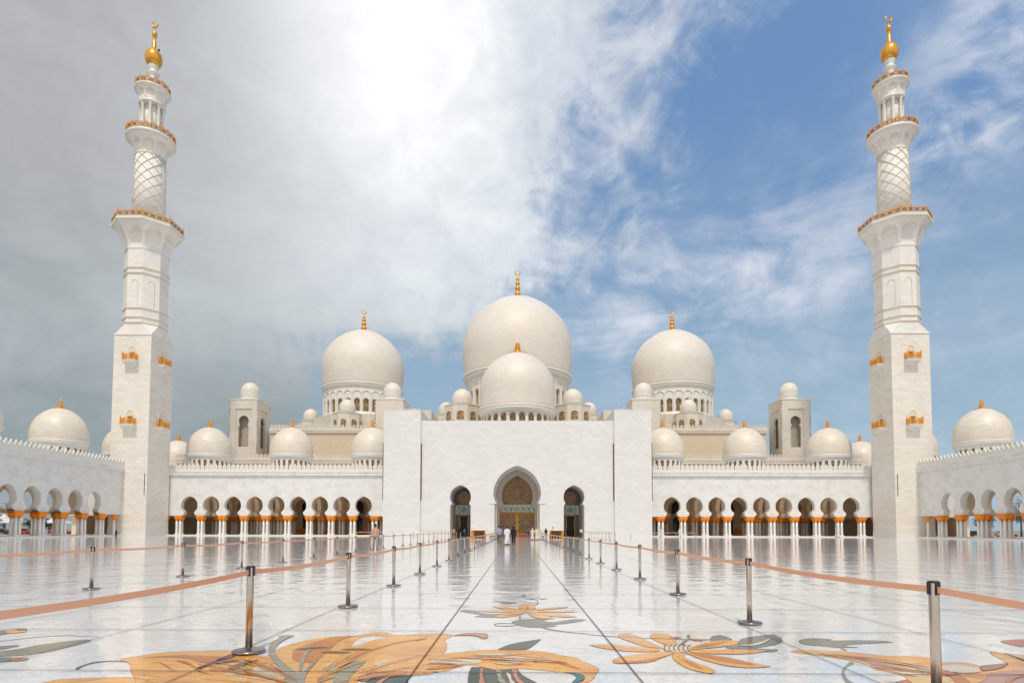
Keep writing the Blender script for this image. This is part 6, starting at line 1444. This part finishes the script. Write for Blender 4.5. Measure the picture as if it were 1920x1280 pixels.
def noise(scale, detail, rough, sx=1, sy=1, rot=0, dist=0.0, off=0, dim3=False):
    mp = nd(t, 'ShaderNodeMapping'); mp.inputs['Scale'].default_value = (sx, sy, 1); mp.inputs['Rotation'].default_value = (0, 0, rot); mp.inputs['Location'].default_value = (off, off*0.7, off)
    t.links.new(tc if dim3 else vec.outputs[0], mp.inputs['Vector'])
    n = nd(t, 'ShaderNodeTexNoise'); n.inputs['Scale'].default_value = scale; n.inputs['Detail'].default_value = detail; n.inputs['Roughness'].default_value = rough; n.inputs['Distortion'].default_value = dist
    t.links.new(mp.outputs[0], n.inputs['Vector']); return n.outputs[0]
def blob(a0, e0, ra, re, rot=0.0):
    da = mth(t, 'SUBTRACT', az, a0); de = mth(t, 'SUBTRACT', el, e0)
    c_, s_ = cos(rot), sin(rot)
    u = mth(t, 'DIVIDE', mth(t, 'ADD', mth(t, 'MULTIPLY', da, c_), mth(t, 'MULTIPLY', de, s_)), ra)
    v = mth(t, 'DIVIDE', mth(t, 'SUBTRACT', mth(t, 'MULTIPLY', de, c_), mth(t, 'MULTIPLY', da, s_)), re)
    d = mth(t, 'ADD', mth(t, 'MULTIPLY', u, u), mth(t, 'MULTIPLY', v, v))
    return mth(t, 'POWER', 2.718, mth(t, 'MULTIPLY', d, -1.0))
# cloud deck edge: azimuth of the edge as a function of elevation
fc = nd(t, 'ShaderNodeFloatCurve'); cv = fc.mapping.curves[0]
pts = [(0.0, -0.02), (0.10, -0.06), (0.20, -0.20), (0.28, -0.24), (0.33, -0.13), (0.38, 0.02), (0.46, 0.14), (0.58, 0.21), (0.70, 0.27), (1.0, 0.5)]
for i, (e_, a_) in enumerate(pts):
    x_ = e_; y_ = a_/2 + 0.5
    if i < 2: cv.points[i if i == 0 else 1].location = (x_, y_)
    else: cv.points.new(x_, y_)
fc.mapping.update()
t.links.new(el, fc.inputs['Value'])
edge = mth(t, 'SUBTRACT', mth(t, 'MULTIPLY', fc.outputs[0], 2.0), 1.0)
n1 = noise(3.2, 10, 0.62, 1.0, 1.25, 0.5, 0.6, 3.1)
n2 = noise(7.0, 9, 0.60, 1.0, 1.6, -0.5, 0.8, 8.7)
n3 = noise(2.6, 9, 0.62, 0.8, 2.6, -0.35, 0.9, 1.3)
e1 = mth(t, 'SUBTRACT', edge, az)
e1 = mth(t, 'ADD', e1, mth(t, 'MULTIPLY', mth(t, 'SUBTRACT', n1, 0.5), 0.62))
e1 = mth(t, 'ADD', e1, mth(t, 'MULTIPLY', mth(t, 'SUBTRACT', n2, 0.5), 0.5))
e1 = mth(t, 'ADD', e1, 0.08)
n4 = noise(13.0, 8, 0.6, 1.0, 1.2, 0.6, 0.5, 5.5, True)
e1 = mth(t, 'ADD', e1, mth(t, 'MULTIPLY', mth(t, 'SUBTRACT', n4, 0.5), 0.35))
deck = sstep(t, e1, -0.06, 0.24)
# unseen sky behind the viewer: bright warm overcast added as fill light
rear_fill = sstep(t, sp.outputs[1], 0.12, -0.35)
# wisps on the right
wn = mth(t, 'ADD', mth(t, 'MULTIPLY', n3, 0.45), mth(t, 'ADD', mth(t, 'MULTIPLY', n2, 0.25), mth(t, 'MULTIPLY', n4, 0.3)))
wm = mth(t, 'ADD', mth(t, 'MULTIPLY', blob(0.33, 0.36, 0.30, 0.10, 0.25), 0.95), mth(t, 'MULTIPLY', blob(0.665, 0.503, 0.10, 0.045, 0.3), 1.2))
wm = mth(t, 'ADD', wm, mth(t, 'MULTIPLY', blob(0.62, 0.18, 0.45, 0.16, 0.0), 0.32))
wm = mth(t, 'ADD', wm, mth(t, 'MULTIPLY', blob(0.71, 0.60, 0.10, 0.09, 0.6), 0.9))
wisp = mth(t, 'MULTIPLY', sstep(t, wn, 0.40, 0.62), wm, None, True)
wisp = mth(t, 'ADD', wisp, mth(t, 'MULTIPLY', sstep(t, wn, 0.5, 0.7), 0.16), None, True)
# tones of the cloud: sunlit centre, grey to the left and towards the horizon
glow = blob(-0.20, 0.70, 0.25, 0.22); glow2 = blob(-0.05, 0.60, 0.40, 0.28)
g3 = blob(-0.28, 0.37, 0.42, 0.13, 0.15)
base = mth(t, 'ADD', mth(t, 'ADD', mth(t, 'MULTIPLY', glow, 0.95), mth(t, 'MULTIPLY', glow2, 0.12)), mth(t, 'MULTIPLY', g3, 0.42))
tone = mth(t, 'ADD', base, mth(t, 'MULTIPLY', mth(t, 'SUBTRACT', n1, 0.5), 0.45))
tone = mth(t, 'ADD', tone, mth(t, 'MULTIPLY', mth(t, 'SUBTRACT', n2, 0.5), 0.42))
tone = mth(t, 'ADD', tone, mth(t, 'MULTIPLY', mth(t, 'MULTIPLY', mth(t, 'SUBTRACT', n4, 0.5), 1.5), sstep(t, az, -0.45, 0.05)), None, True)
lav = sstep(t, az, -0.55, 0.0)
lav = mth(t, 'MULTIPLY', lav, sstep(t, el, 0.22, 0.42))
greyc = mixc(t, sstep(t, el, 0.2, 0.5), (3.3, 3.85, 4.1), (4.7, 4.8, 5.1))
darkc = mixc(t, lav, greyc, (5.4, 6.0, 7.3))
cloudc = mixc(t, tone, darkc, mixc(t, glow, (8.9, 9.5, 9.6), (11.0, 11.0, 11.2)))
cloudc = mixc(t, rear_fill, cloudc, (8.7, 8.5, 8.2))
blue = mixc(t, 1.0, sky.outputs[0], (1.0, 1.0, 1.0), 'MULTIPLY')
bl_top = (1.75, 3.3, 6.0); bl_low = (3.6, 5.2, 6.5)
bluec = mixc(t, sstep(t, el, 0.12, 0.62), bl_low, bl_top)
bluec = mixc(t, 0.85, blue, bluec)
col = mixc(t, wisp, bluec, (7.6, 8.0, 9.0))
col = mixc(t, mth(t, 'MAXIMUM', deck, rear_fill), col, cloudc)
t.links.new(col, bg.inputs['Color']); bg.inputs['Strength'].default_value = 0.1

sun = bpy.data.lights.new('sun', 'SUN'); sun.energy = 2.2; sun.angle = radians(4); sun.color = (1.0, 0.93, 0.84)
so = bpy.data.objects.new('sun', sun); COL.objects.link(so)
dirv = Vector((sin(SUN_AZ)*cos(SUN_EL), cos(SUN_AZ)*cos(SUN_EL), sin(SUN_EL)))
so.rotation_euler = dirv.to_track_quat('Z', 'Y').to_euler()

cam = bpy.data.cameras.new('camera'); co = bpy.data.objects.new('camera', cam); COL.objects.link(co)
pitch, yaw, roll = radians(2.77), radians(0.6), radians(0.14)
co.rotation_mode = 'XYZ'
Rm = Matrix.Rotation(yaw, 4, 'Z') @ Matrix.Rotation(pi/2 + pitch, 4, 'X') @ Matrix.Rotation(roll, 4, 'Z')
co.matrix_world = Matrix.Translation((0, 0, 1.45)) @ Rm
cam.sensor_width = 36; cam.lens = 21.0; cam.sensor_fit = 'HORIZONTAL'
cam.shift_x = 2/1920; cam.shift_y = (938-640)/1920; cam.clip_start = 0.1; cam.clip_end = 12000
SC.camera = co
SC.view_settings.view_transform = 'Standard'; SC.view_settings.look = 'None'; SC.view_settings.exposure = -0.09; SC.view_settings.gamma = 1.0
SC.cycles.max_bounces = 10; SC.cycles.diffuse_bounces = 8; SC.cycles.glossy_bounces = 4
SC.cycles.use_denoising = True
